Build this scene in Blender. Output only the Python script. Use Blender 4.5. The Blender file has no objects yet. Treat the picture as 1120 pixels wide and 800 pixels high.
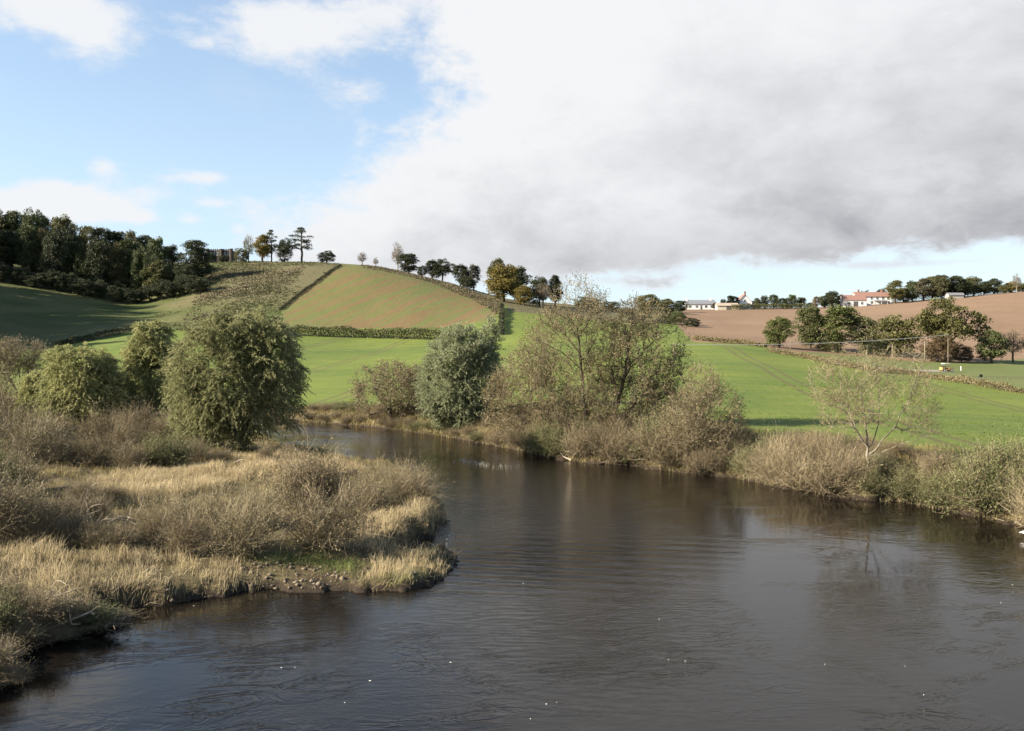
import bpy, math, random
import numpy as np
from mathutils import Vector

SC = bpy.context.scene
COL = SC.collection
RNG = np.random.default_rng(11)
random.seed(5)
CAM_H, F, CX, HY = 9.0, 1000.0, 560.0, 380.0      # eye height; focal length, centre and horizon of the photo in its pixels

# ------------------------------------------------------------------ mapping helpers
def wx(px, Y): return (px - CX) / F * Y                    # sideways position of a pixel column at depth Y
def wz(py, Y): return CAM_H + (HY - py) / F * Y            # height of a pixel row at depth Y
def on_water(px, py):
    Y = CAM_H * F / (py - HY)
    return (wx(px, Y), Y)
def on_level(px, py, z):
    Y = (CAM_H - z) * F / (py - HY)
    return (wx(px, Y), Y)

def vnoise(x, y, seed=0):
    x = np.asarray(x, float); y = np.asarray(y, float)
    xi = np.floor(x).astype(np.int64); yi = np.floor(y).astype(np.int64)
    fx = x - xi; fy = y - yi
    fx = fx * fx * (3 - 2 * fx); fy = fy * fy * (3 - 2 * fy)
    def h(a, b):
        n = (a * 374761393 + b * 668265263 + seed * 974634777) & 0xffffffff
        n = ((n ^ (n >> 13)) * 1274126177) & 0xffffffff
        return ((n ^ (n >> 16)) & 0xffff) / 65535.0
    return (h(xi, yi) * (1 - fx) + h(xi + 1, yi) * fx) * (1 - fy) + (h(xi, yi + 1) * (1 - fx) + h(xi + 1, yi + 1) * fx) * fy
def fbm(x, y, seed=0, oct=4):
    v = 0; a = .5; t = 0
    for o in range(oct):
        v = v + a * vnoise(np.asarray(x) * 2 ** o + o * 17.3, np.asarray(y) * 2 ** o - o * 9.1, seed + o); t += a; a *= .5
    return v / t

def in_poly(x, y, poly):
    x = np.asarray(x, float); y = np.asarray(y, float)
    ins = np.zeros(x.shape, bool); n = len(poly)
    for i in range(n):
        x0, y0 = poly[i]; x1, y1 = poly[(i + 1) % n]
        if y0 == y1: continue
        c = ((y0 > y) != (y1 > y)) & (x < (x1 - x0) * (y - y0) / (y1 - y0) + x0)
        ins ^= c
    return ins
def seg_dist(x, y, pts, closed=False):
    best = np.full(np.shape(x), 1e9); idx = np.zeros(np.shape(x), int)
    n = len(pts); m = n if closed else n - 1
    for i in range(m):
        ax, ay = pts[i]; bx, by = pts[(i + 1) % n]
        dx, dy = bx - ax, by - ay
        t = np.clip(((x - ax) * dx + (y - ay) * dy) / (dx * dx + dy * dy + 1e-12), 0, 1)
        d = np.hypot(x - ax - t * dx, y - ay - t * dy)
        k = d < best; best = np.where(k, d, best); idx = np.where(k, i, idx)
    return best, idx
def smooth(a, b, x):
    t = np.clip((x - a) / (b - a), 0, 1); return t * t * (3 - 2 * t)

# ------------------------------------------------------------------ scene object helpers
def tag(o, label=None, cat=None, group=None, kind=None):
    if label: o['label'] = label
    if cat: o['category'] = cat
    if group: o['group'] = group
    if kind: o['kind'] = kind
    return o
def link(name, data, parent=None):
    o = bpy.data.objects.new(name, data); COL.objects.link(o)
    if parent: o.parent = parent
    return o
def thing(name, label, cat, loc=(0, 0, 0), rz=0.0, group=None):
    o = link(name, None); o.empty_display_size = .3
    o.location = loc; o.rotation_euler = (0, 0, rz)
    return tag(o, label, cat, group)

class Geo:
    """collects triangles and quads with a per-vertex tint, built as one mesh"""
    def __init__(s): s.v = []; s.t = []; s.q3 = []; s.q4 = []; s.n = 0
    def add(s, v, tris=None, quads=None, tint=0.5):
        v = np.asarray(v, np.float32).reshape(-1, 3)
        if np.isscalar(tint): tint = np.full(len(v), tint, np.float32)
        s.v.append(v); s.t.append(np.asarray(tint, np.float32))
        if tris is not None and len(tris): s.q3.append(np.asarray(tris, np.int32).reshape(-1, 3) + s.n)
        if quads is not None and len(quads): s.q4.append(np.asarray(quads, np.int32).reshape(-1, 4) + s.n)
        s.n += len(v)
    def mesh(s, name, mat, smooth_shade=False):
        me = bpy.data.meshes.new(name)
        v = np.concatenate(s.v) if s.v else np.zeros((0, 3), np.float32)
        t = np.concatenate(s.t) if s.t else np.zeros(0, np.float32)
        q3 = np.concatenate(s.q3) if s.q3 else np.zeros((0, 3), np.int32)
        q4 = np.concatenate(s.q4) if s.q4 else np.zeros((0, 4), np.int32)
        me.vertices.add(len(v)); me.vertices.foreach_set('co', v.ravel())
        nl = q3.size + q4.size; me.loops.add(nl)
        me.loops.foreach_set('vertex_index', np.concatenate([q3.ravel(), q4.ravel()]).astype(np.int32))
        me.polygons.add(len(q3) + len(q4))
        st = np.concatenate([np.arange(len(q3)) * 3, q3.size + np.arange(len(q4)) * 4]).astype(np.int32)
        me.polygons.foreach_set('loop_start', st)
        a = me.attributes.new('tint', 'FLOAT', 'POINT'); a.data.foreach_set('value', t)
        me.update(calc_edges=True)
        me.polygons.foreach_set('use_smooth', np.full(len(me.polygons), smooth_shade, bool))
        if mat: me.materials.append(mat)
        return me
    def build(s, name, mat, parent=None, smooth_shade=False):
        return link(name, s.mesh(name, mat, smooth_shade), parent)
    def box(s, x0, x1, y0, y1, z0, z1, tint=.5):
        v = [(x, y, z) for z in (z0, z1) for y in (y0, y1) for x in (x0, x1)]
        s.add(v, quads=[(0, 2, 3, 1), (4, 5, 7, 6), (0, 1, 5, 4), (2, 6, 7, 3), (0, 4, 6, 2), (1, 3, 7, 5)], tint=tint)
    def tube(s, pts, rad, sides=6, tint=.5, cap=True):
        pts = np.asarray(pts, float); n = len(pts); rad = np.broadcast_to(np.asarray(rad, float), (n,))
        tan = np.gradient(pts, axis=0); tan /= np.linalg.norm(tan, axis=1, keepdims=True) + 1e-9
        ref = np.array([.3, .9, .1]) if abs(tan[0] @ np.array([.3, .9, .1])) < .85 else np.array([1., 0, .2])
        a = np.cross(tan, ref); a /= np.linalg.norm(a, axis=1, keepdims=True) + 1e-9
        b = np.cross(tan, a)
        th = np.arange(sides) / sides * 2 * math.pi
        v = pts[:, None] + rad[:, None, None] * (np.cos(th)[None, :, None] * a[:, None] + np.sin(th)[None, :, None] * b[:, None])
        i = np.arange(n - 1)[:, None] * sides; k = np.arange(sides)[None]; k2 = (k + 1) % sides
        q = np.stack([i + k, i + k2, i + sides + k2, i + sides + k], -1).reshape(-1, 4)
        v = v.reshape(-1, 3); tris = None
        if cap:
            c = len(v); v = np.vstack([v, pts[0], pts[-1]])
            kk = np.arange(sides); l = (n - 1) * sides
            tris = np.vstack([np.stack([np.full(sides, c), (kk + 1) % sides, kk], 1), np.stack([np.full(sides, c + 1), l + kk, l + (kk + 1) % sides], 1)])
        s.add(v, tris=tris, quads=q, tint=tint)
    def prism(s, poly, z0, z1, tint=.5):
        n = len(poly)
        v = [(x, y, z0) for x, y in poly] + [(x, y, z1) for x, y in poly]
        q = [(i, (i + 1) % n, n + (i + 1) % n, n + i) for i in range(n)]
        c0, c1 = 2 * n, 2 * n + 1
        m = np.mean(np.array(poly), 0); v += [(m[0], m[1], z0), (m[0], m[1], z1)]
        t = [(c0, (i + 1) % n, i) for i in range(n)] + [(c1, n + i, n + (i + 1) % n) for i in range(n)]
        s.add(v, tris=t, quads=q, tint=tint)
    def leaves(s, pos, d, L, W, rng, tint):
        """flat diamond leaves: pos (N,3), d (N,3) unit-ish, L,W scalars or (N,)"""
        N = len(pos); 
        if N == 0: return
        L = np.broadcast_to(np.asarray(L, float), (N,))[:, None]; W = np.broadcast_to(np.asarray(W, float), (N,))[:, None]
        d = d / (np.linalg.norm(d, axis=1, keepdims=True) + 1e-9)
        r = rng.normal(size=(N, 3)); sd = np.cross(d, r); sd /= np.linalg.norm(sd, axis=1, keepdims=True) + 1e-9
        v = np.stack([pos, pos + d * L * .45 + sd * W * .5, pos + d * L, pos + d * L * .45 - sd * W * .5], 1).reshape(-1, 3)
        q = np.arange(N * 4).reshape(-1, 4)
        s.add(v, quads=q, tint=np.repeat(np.broadcast_to(np.asarray(tint, float), (N,)), 4))
    def ribbons(s, p0, p1, p2, w, rng, tint):
        """tapered two-segment twigs / blades"""
        N = len(p0)
        if N == 0: return
        w = np.broadcast_to(np.asarray(w, float), (N,))[:, None]
        d = p2 - p0; r = rng.normal(size=(N, 3)); sd = np.cross(d, r); sd /= np.linalg.norm(sd, axis=1, keepdims=True) + 1e-9
        v = np.stack([p0 - sd * w * .5, p0 + sd * w * .5, p1 + sd * w * .35, p1 - sd * w * .35, p2], 1).reshape(-1, 3)
        b = np.arange(N)[:, None] * 5
        s.add(v, tris=b + np.array([[3, 2, 4]]), quads=b + np.array([[0, 1, 2, 3]]), tint=np.repeat(np.broadcast_to(np.asarray(tint, float), (N,)), 5))

# ------------------------------------------------------------------ node helper
class E:
    """shader expression: python arithmetic on node sockets"""
    def __init__(s, nt, sock): s.nt = nt; s.s = sock
    def _m(s, op, *o, clamp=False):
        n = s.nt.nodes.new('ShaderNodeMath'); n.operation = op; n.use_clamp = clamp
        for i, a in enumerate((s,) + o):
            if isinstance(a, E): s.nt.links.new(a.s, n.inputs[i])
            else: n.inputs[i].default_value = a
        return E(s.nt, n.outputs[0])
    def __add__(s, o): return s._m('ADD', o)
    __radd__ = __add__
    def __sub__(s, o): return s._m('SUBTRACT', o)
    def __rsub__(s, o): return (s * -1) + o
    def __mul__(s, o): return s._m('MULTIPLY', o)
    __rmul__ = __mul__
    def __truediv__(s, o): return s._m('DIVIDE', o)
    def __neg__(s): return s * -1
    def min(s, o): return s._m('MINIMUM', o)
    def max(s, o): return s._m('MAXIMUM', o)
    def pow(s, o): return s._m('POWER', o)
    def fract(s): return s._m('FRACT')
    def abs(s): return s._m('ABSOLUTE')
    def sin(s): return s._m('SINE')
    def exp(s): return s._m('EXPONENT')
    def sstep(s, a, b):
        n = s.nt.nodes.new('ShaderNodeMapRange'); n.interpolation_type = 'SMOOTHSTEP'
        s.nt.links.new(s.s, n.inputs['Value']); n.inputs['From Min'].default_value = a; n.inputs['From Max'].default_value = b
        return E(s.nt, n.outputs[0])
def combine(nt, x, y, z=0.0):
    n = nt.nodes.new('ShaderNodeCombineXYZ')
    for i, a in enumerate((x, y, z)):
        if isinstance(a, E): nt.links.new(a.s, n.inputs[i])
        else: n.inputs[i].default_value = a
    return E(nt, n.outputs[0])
def noise(nt, vec, scale, detail=4, rough=.5, dist=0.0):
    n = nt.nodes.new('ShaderNodeTexNoise'); n.inputs['Scale'].default_value = scale; n.inputs['Detail'].default_value = detail
    n.inputs['Roughness'].default_value = rough; n.inputs['Distortion'].default_value = dist
    if vec is not None: nt.links.new(vec.s, n.inputs['Vector'])
    return E(nt, n.outputs[0])
def mixc(nt, fac, a, b, mode='MIX'):
    n = nt.nodes.new('ShaderNodeMix'); n.data_type = 'RGBA'; n.blend_type = mode
    for sock, val in ((n.inputs[0], fac), (n.inputs[6], a), (n.inputs[7], b)):
        if isinstance(val, E): nt.links.new(val.s, sock)
        elif isinstance(val, (int, float)): sock.default_value = val
        else: sock.default_value = (*val[:3], 1)
    return E(nt, n.outputs[2])
def curve(nt, x, pts, x0, x1, y0, y1):
    """piecewise curve through pts, x in [x0,x1], y in [y0,y1]"""
    n = nt.nodes.new('ShaderNodeFloatCurve'); c = n.mapping.curves[0]
    P = [((a - x0) / (x1 - x0), (b - y0) / (y1 - y0)) for a, b in pts]
    c.points[0].location = P[0]; c.points[1].location = P[-1]
    for p in P[1:-1]: c.points.new(*p)
    n.mapping.update()
    xx = (x - x0) / (x1 - x0)
    nt.links.new(xx.s, n.inputs['Value'])
    return E(nt, n.outputs[0]) * (y1 - y0) + y0
def new_mat(name):
    m = bpy.data.materials.new(name); m.use_nodes = True
    nt = m.node_tree; b = nt.nodes['Principled BSDF']; b.inputs['Roughness'].default_value = .85
    b.inputs['Specular IOR Level'].default_value = .2
    return m, nt, b
def position(nt):
    n = nt.nodes.new('ShaderNodeNewGeometry'); p = E(nt, n.outputs['Position'])
    s = nt.nodes.new('ShaderNodeSeparateXYZ'); nt.links.new(p.s, s.inputs[0])
    return p, E(nt, s.outputs[0]), E(nt, s.outputs[1]), E(nt, s.outputs[2])
def attr(nt, name):
    n = nt.nodes.new('ShaderNodeAttribute'); n.attribute_name = name; return E(nt, n.outputs['Fac'])
def setc(nt, b, col): nt.links.new(col.s, b.inputs['Base Color'])
def bump(nt, b, h, strength=1.0, dist=1.0):
    n = nt.nodes.new('ShaderNodeBump'); n.inputs['Strength'].default_value = strength; n.inputs['Distance'].default_value = dist
    nt.links.new(h.s, n.inputs['Height']); nt.links.new(n.outputs[0], b.inputs['Normal'])

def leaf_mat(name, a, b, transl=.3, objcol=False, rough=.6, spec=.25):
    """foliage: colour runs from a to b with each leaf's tint; some light passes through"""
    m, nt, p = new_mat(name)
    col = mixc(nt, attr(nt, 'tint'), a, b)
    if objcol:
        oi = nt.nodes.new('ShaderNodeObjectInfo'); col = mixc(nt, 1.0, col, E(nt, oi.outputs['Color']), 'MULTIPLY')
    setc(nt, p, col); p.inputs['Roughness'].default_value = rough; p.inputs['Specular IOR Level'].default_value = spec
    if transl > 0:
        t = nt.nodes.new('ShaderNodeBsdfTranslucent'); nt.links.new(col.s, t.inputs['Color'])
        mx = nt.nodes.new('ShaderNodeMixShader'); mx.inputs[0].default_value = transl
        nt.links.new(p.outputs[0], mx.inputs[1]); nt.links.new(t.outputs[0], mx.inputs[2])
        nt.links.new(mx.outputs[0], nt.nodes['Material Output'].inputs['Surface'])
    return m
def flat_mat(name, c, rough=.8, var=.25, scale=1.5, spec=.2):
    m, nt, b = new_mat(name); p, *_ = position(nt)
    n = noise(nt, p, scale, 5, .6)
    setc(nt, b, mixc(nt, n, [x * (1 - var) for x in c], [x * (1 + var) for x in c])); b.inputs['Roughness'].default_value = rough
    b.inputs['Specular IOR Level'].default_value = spec
    return m
# ------------------------------------------------------------------ camera, sun, sky
cam = bpy.data.cameras.new('camera'); co = link('camera', cam)
co.location = (0, 0, CAM_H); co.rotation_euler = (math.radians(90), 0, 0)
cam.sensor_width = 36; cam.lens = 36 * F / 1120.0; cam.shift_y = -20 / 1120.0
cam.clip_start = .1; cam.clip_end = 6000
SC.camera = co
SUN_AZ, SUN_EL = math.radians(-105), math.radians(25)      # to the left of the view, slightly behind the viewer
sv = Vector((math.sin(SUN_AZ) * math.cos(SUN_EL), math.cos(SUN_AZ) * math.cos(SUN_EL), math.sin(SUN_EL)))
sl = bpy.data.lights.new('sun', 'SUN'); sl.energy = 5.0; sl.angle = math.radians(.6); sl.color = (1, .89, .72)
so = link('sun', sl); so.rotation_euler = sv.to_track_quat('Z', 'Y').to_euler(); so.location = (0, 0, 300)

W = bpy.data.worlds.new('World'); SC.world = W; W.use_nodes = True
nt = W.node_tree; bg = nt.nodes['Background']; bg.inputs['Strength'].default_value = .06
sky = nt.nodes.new('ShaderNodeTexSky'); sky.sky_type = 'NISHITA'; sky.sun_disc = False
sky.sun_elevation = SUN_EL; sky.sun_rotation = SUN_AZ; sky.air_density = 1.0; sky.dust_density = .6; sky.ozone_density = 1.6
tc = nt.nodes.new('ShaderNodeTexCoord'); sx = nt.nodes.new('ShaderNodeSeparateXYZ'); nt.links.new(tc.outputs['Generated'], sx.inputs[0])
dx, dy, dz = (E(nt, o) for o in sx.outputs)
az = dx._m('ARCTAN2', dy)                                   # compass angle, 0 straight ahead, + to the right
hor = (dx * dx + dy * dy).pow(.5).max(.02)
el = (dz / hor).max(-.2).min(4.0)                           # tangent of the height above the horizon
v = combine(nt, az, el * 1.5, 0.0)
n1 = noise(nt, v, 7.0, 9, .58, .25); n2 = noise(nt, combine(nt, az + 5.0, el * 2.4, 1.7), 4.0, 6, .55, .3); n3 = noise(nt, combine(nt, az - 3.0, el * 1.8, 4.2), 16.0, 7, .62, .4)
n5 = noise(nt, combine(nt, az + 2.2, el * 1.6, 3.3), 42.0, 6, .65, .3)
n4 = noise(nt, combine(nt, az + 1.3, el * 1.2, 7.7), 2.6, 3, .5, .2)
# the big cloud: its left edge as a function of height, its base as a function of compass angle
left = curve(nt, el.max(0.0).min(1.0), [(0, -.29), (.1, -.27), (.14, -.265), (.19, -.18), (.24, -.12), (.28, -.09), (.34, -.13), (.40, -.09), (.5, .0), (.7, .1), (1, .3)], 0, 1, -.5, .5)
base = curve(nt, az.max(-.6).min(.8), [(-.6, .09), (-.25, .05), (-.1, .052), (.05, .064), (.2, .072), (.35, .078), (.45, .088), (.55, .102), (.8, .12)], -.6, .8, 0, .3)
ang = (az - left); low = (el - base)
field = ang.min(low * 2.6) + (n1 - .5) * .24 + (n3 - .5) * .16 + (n5 - .5) * .07
big = field.sstep(-.025, .065) * el.sstep(.95, .60) * az.sstep(1.35, .85)
def blob(px, py, rx, ry):
    a0 = math.atan((px - CX) / F); e0 = (HY - py) / F * math.cos(a0)
    u = (az - a0) / (rx / F); w = (el - e0) / (ry / F)
    return ((u * u + w * w) * -1.0).exp()
sm = blob(95, 25, 62, 45) + blob(20, 0, 60, 40) * .7 + blob(300, 25, 75, 32) * .85 + blob(420, 10, 80, 40) * .8 + blob(385, 100, 60, 22) * .55 + blob(330, 55, 60, 25) * .4 + blob(215, 45, 25, 10) * .5 + blob(20, 222, 70, 17) * 1.0 + blob(95, 226, 55, 17) * .95 + blob(215, 194, 42, 8) * .75 + blob(110, 184, 18, 13) * .75 + blob(208, 240, 14, 9) * .7 + blob(262, 250, 12, 9) * .7 + blob(150, 238, 26, 8) * .6 + blob(60, 200, 30, 8) * .5 + blob(235, 222, 22, 6) * .5 + blob(165, 212, 30, 12) * .5
small = (sm + (n1 - .5) * 1.5 + (n3 - .5) * 1.1 + (n5 - .5) * .5 + .02).sstep(.30, 1.0) * .95
# far low bank of pale cloud in the clear strip beneath the big one
strip = (blob(950, 290, 75, 9) * .85 + blob(1080, 285, 60, 7) * .5 + (n1 - .5) * .9).sstep(.45, .9) * .8
veil = (n2 - .52).sstep(0.0, .3) * .25
# clouds behind the viewer, so that the light is that of a half clouded day
back = (az.abs() - 1.0).sstep(0.0, .4) * (n2 + (n1 - .5) * .6 - .62).sstep(.0, .14) * el.sstep(.8, .3)
dens = big.max(small).max(strip).max(veil).max(back)
edge = field.sstep(0.0, .30)                                 # 0 at the sunlit rim, 1 deep inside
shade = (edge * .25 + az * .34 - (el - .2) * 1.9 + (n4 - .5) * .6 + (n1 - .5) * .60 + (n3 - .5) * .28 + .10).sstep(.05, 1.0)
under = (low).sstep(.11, -.02) * low.sstep(-.03, .05) * az.sstep(-.25, .10) * .55
shade = (shade + under).min(1.0) * big
ccol = mixc(nt, shade, (4.2, 4.25, 4.35), (1.78, 1.80, 1.95))
ccol = mixc(nt, strip * (1 - big), ccol, (3.2, 3.25, 3.4))
hz = (el.sstep(.32, .0)) * .34 + el.sstep(.75, .25) * .26 + .04
skyc = mixc(nt, hz, E(nt, sky.outputs[0]), (3.3, 4.05, 4.9))
nt.links.new(mixc(nt, dens, skyc, ccol).s, bg.inputs['Color'])
SC.view_settings.view_transform = 'Standard'; SC.view_settings.look = 'None'; SC.view_settings.gamma = 1
SC.view_settings.exposure = 1.85; SC.view_settings.use_curve_mapping = False
SC.render.engine = 'CYCLES'
SC.cycles.max_bounces = 6; SC.cycles.transparent_max_bounces = 4; SC.cycles.diffuse_bounces = 3; SC.cycles.glossy_bounces = 3
SC.cycles.caustics_reflective = False; SC.cycles.caustics_refractive = False
SC.cycles.use_denoising = True; SC.cycles.use_adaptive_sampling = True; SC.cycles.adaptive_threshold = .01

# ------------------------------------------------------------------ river outline (photo pixels on the water plane)
right_bank = [(1120, 577), (1050, 563), (985, 549), (940, 547), (900, 541), (850, 533), (800, 523), (760, 519), (715, 514), (690, 509), (640, 507), (600, 501), (560, 492), (520, 484), (480, 477), (430, 470), (390, 466), (350, 463), (325, 461), (250, 457), (100, 452), (-100, 449), (-500, 447)]
left_bank = [(-500, 463), (-100, 465), (0, 464), (100, 465), (200, 468), (250, 476), (280, 488), (305, 494), (335, 500), (380, 510), (425, 514), (460, 522), (466, 535), (480, 548), (487, 560), (488, 577), (472, 588), (445, 598), (432, 606), (455, 611), (500, 608), (497, 622), (485, 634), (450, 645), (400, 649), (365, 646), (330, 649), (290, 647), (240, 654), (200, 660), (150, 669), (108, 672), (128, 682), (100, 692), (60, 705), (22, 715), (4, 733), (14, 746), (-5, 757), (-120, 800)]
RB = [(50, -70), (38, 5), (31, 28)] + [on_water(*p) for p in right_bank]
LB = [on_water(*p) for p in left_bank] + [(-18.5, 12), (-24, -70)]
RIVER = RB + LB
NRB = len(RB)

# ------------------------------------------------------------------ terrain profile: for a pixel column, (depth, pixel row) pairs
TAB = {
 -700: [(130, 415), (200, 340), (250, 280), (300, 245), (350, 220), (420, 190), (500, 170), (800, 120)],
 -300: [(130, 428), (200, 380), (250, 335), (290, 296), (320, 272), (350, 255), (420, 230), (500, 212), (800, 190)],
 -160: [(130, 434), (200, 396), (250, 356), (290, 322), (320, 298), (350, 280), (420, 252), (500, 235), (800, 215)],
 -50: [(130, 436), (200, 403), (250, 377), (290, 353), (320, 330), (350, 310), (380, 297), (420, 279), (470, 265), (700, 252)],
 50: [(130, 437), (200, 404), (250, 385), (290, 371), (320, 352), (350, 331), (380, 313), (420, 296), (470, 282), (700, 275)],
 150: [(130, 438), (200, 402), (250, 378), (285, 363), (330, 350), (370, 337), (410, 317), (450, 301), (490, 289), (550, 286), (800, 300)],
 250: [(130, 436), (200, 396), (250, 376), (290, 361), (330, 341), (370, 316), (410, 299), (440, 289), (470, 285), (520, 287), (800, 320)],
 330: [(118, 446), (150, 422), (200, 398), (250, 376), (280, 363), (310, 350), (350, 325), (400, 298), (430, 287.5), (450, 286), (480, 288), (800, 330)],
 400: [(115, 446), (150, 420), (200, 397), (250, 378), (280, 366), (310, 350), (350, 325), (400, 297), (430, 290), (450, 289), (480, 292), (800, 330)],
 450: [(112, 446), (150, 417), (200, 395), (250, 377), (277, 366), (305, 351), (350, 326), (400, 304), (425, 299), (450, 300), (800, 335)],
 500: [(108, 444), (150, 412), (200, 391), (250, 375), (275, 366), (300, 354), (350, 330), (390, 316), (420, 312), (450, 314), (800, 338)],
 550: [(100, 444), (150, 407), (200, 387), (250, 369), (280, 356), (320, 342), (360, 332), (400, 327), (450, 328), (800, 340)],
 600: [(92, 442), (150, 404), (200, 384), (250, 367), (300, 352), (350, 341), (400, 334), (450, 331), (550, 333), (800, 341)],
 700: [(86, 452), (150, 399), (200, 381), (250, 368), (300, 359), (400, 345), (500, 338), (600, 340), (800, 344)],
 800: [(80, 460), (150, 399), (200, 380), (250, 371), (300, 362), (400, 347), (480, 339), (550, 338), (800, 345)],
 900: [(76, 466), (150, 404), (185, 393), (225, 384), (300, 362), (400, 345), (480, 337), (550, 336), (800, 344)],
 1000: [(70, 474), (135, 418), (160, 409), (185, 402), (210, 396), (260, 379), (350, 350), (450, 333), (500, 329), (600, 333), (900, 345)],
 1120: [(65, 485), (135, 426), (150, 419), (200, 402), (230, 395), (260, 381), (300, 365), (350, 348), (450, 322), (500, 318), (600, 324), (900, 340)],
 1300: [(60, 492), (135, 428), (200, 400), (260, 375), (350, 335), (450, 308), (520, 300), (700, 315), (900, 330)],
 1700: [(60, 492), (135, 425), (200, 395), (260, 365), (350, 320), (450, 290), (520, 285), (900, 300)],
}
cpx = np.arange(-700, 1701, 10.0); cly = np.linspace(math.log(10), math.log(1500), 420)
keys = sorted(TAB)
rows_ = []
for k in keys:
    d, p = zip(*TAB[k]); ld = np.log(np.array(d)); 
    rr = np.interp(cly, ld, p)
    z0 = wz(p[0], d[0])
    rr = np.where(cly < ld[0], HY - (z0 - CAM_H) * F / np.exp(cly), rr)     # level ground nearer than the first pair
    rows_.append(rr)
rows_ = np.array(rows_)
PY = np.array([[np.interp(x, keys, rows_[:, j]) for x in cpx] for j in range(len(cly))])
ZT = CAM_H + (HY - PY) / F * np.exp(cly)[:, None]
def blur(a, n, ax):
    k = np.hanning(n + 2)[1:-1]; k /= k.sum()
    pad = [(0, 0), (0, 0)]; pad[ax] = (n // 2, n // 2)
    return np.apply_along_axis(lambda r: np.convolve(r, k, 'valid'), ax, np.pad(a, pad, 'edge'))
ZT = blur(blur(ZT, 7, 1), 9, 0)
def base_z(px, Y):
    i = np.clip((np.log(Y) - cly[0]) / (cly[1] - cly[0]), 0, len(cly) - 1.001); j = np.clip((px + 700) / 10.0, 0, len(cpx) - 1.001)
    i0 = i.astype(int); j0 = j.astype(int); fi = i - i0; fj = j - j0
    return (ZT[i0, j0] * (1 - fj) + ZT[i0, j0 + 1] * fj) * (1 - fi) + (ZT[i0 + 1, j0] * (1 - fj) + ZT[i0 + 1, j0 + 1] * fj) * fi

GX = np.concatenate([np.arange(-700, -150, 22.0), np.arange(-150, 1272, 2.5), np.arange(1290, 1701, 22.0)])
GY = np.concatenate([np.exp(np.arange(math.log(11), math.log(140), .009)), np.exp(np.arange(math.log(140), math.log(520), .0048)), np.exp(np.arange(math.log(520), math.log(1400), .03))])
PXg, Yg = np.meshgrid(GX, GY); Xg = (PXg - CX) / F * Yg
Zg = base_z(PXg, Yg)
rd = np.full(Xg.shape, 1e3); ri = np.zeros(Xg.shape, int); near = Yg < 175
d_, i_ = seg_dist(Xg[near], Yg[near], RIVER, True); rd[near] = d_; ri[near] = i_
wob = (fbm(Xg * .55, Yg * .55, 3) - .5) * 1.1 + (fbm(Xg * 1.8, Yg * 1.8, 9, 3) - .5) * 1.2
inside = np.zeros(Xg.shape, bool); inside[near] = in_poly(Xg[near], Yg[near], RIVER)
sd = np.where(inside, -rd, rd) + wob * np.clip(1 - rd / 6, 0, 1)
island = (ri >= NRB - 1) & (Yg < 160)                       # nearest shore belongs to the near (left) side
isl_z = .55 + .55 * smooth(-2, -30, Xg) + .75 * (fbm(Xg * .22, Yg * .22, 21) - .35) + .40 * (fbm(Xg * 1.3, Yg * 1.3, 5) - .5)
_mx, _my = on_water(345, 640)
isl_z = isl_z * (1 - .72 * np.exp(-((Xg - _mx) / 4.2) ** 2 - ((Yg - _my) / 2.2) ** 2))
isl = np.where(sd > 0, isl_z * smooth(-.05, .9, sd) + .02, -.12 - .5 * np.clip(-sd, 0, 3))
bnk = np.where(sd > 0, np.minimum(Zg, .05 + 1.15 * smooth(0, 1.8, sd) + 1.3 * smooth(1.5, 7, sd) + .25 * np.clip(sd - 7, 0, 99)) + .25 * (fbm(Xg * .9, Yg * .9, 6) - .5) * smooth(9, 2, sd), -.12 - .5 * np.clip(-sd, 0, 3))
Zg = np.where(island & near, isl, np.where(near, bnk, Zg))
Zg += (fbm(Xg * .08, Yg * .08, 12) - .5) * .5 * smooth(150, 260, Yg)
def gz(X, Y):
    X = np.asarray(X, float); Y = np.asarray(Y, float)
    px = CX + F * X / Y
    j = np.clip(np.searchsorted(GX, px) - 1, 0, len(GX) - 2); i = np.clip(np.searchsorted(GY, Y) - 1, 0, len(GY) - 2)
    fj = np.clip((px - GX[j]) / (GX[j + 1] - GX[j]), 0, 1); fi = np.clip((Y - GY[i]) / (GY[i + 1] - GY[i]), 0, 1)
    return (Zg[i, j] * (1 - fj) + Zg[i, j + 1] * fj) * (1 - fi) + (Zg[i + 1, j] * (1 - fj) + Zg[i + 1, j + 1] * fj) * fi
def shore(X, Y):
    """signed distance to the water (+ on land) and whether the point is on the left (near) bank"""
    X = np.asarray(X, float); Y = np.asarray(Y, float)
    d, i = seg_dist(X, Y, RIVER, True); ins = in_poly(X, Y, RIVER)
    return np.where(ins, -d, d), i >= NRB - 1
def at(px, Y):
    X = wx(px, Y); return float(X), float(Y), float(gz(X, Y))
def ground_px(px, py, y0=20, y1=520):
    """first ground point seen at a pixel"""
    ys = np.exp(np.linspace(math.log(y0), math.log(y1), 1500)); xs = wx(px, ys); zs = gz(xs, ys)
    rr = HY - (zs - CAM_H) * F / ys
    k = np.where(rr <= py)[0]; Y = ys[k[0]] if len(k) else ys[np.argmin(rr)]
    return at(px, Y)

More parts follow.
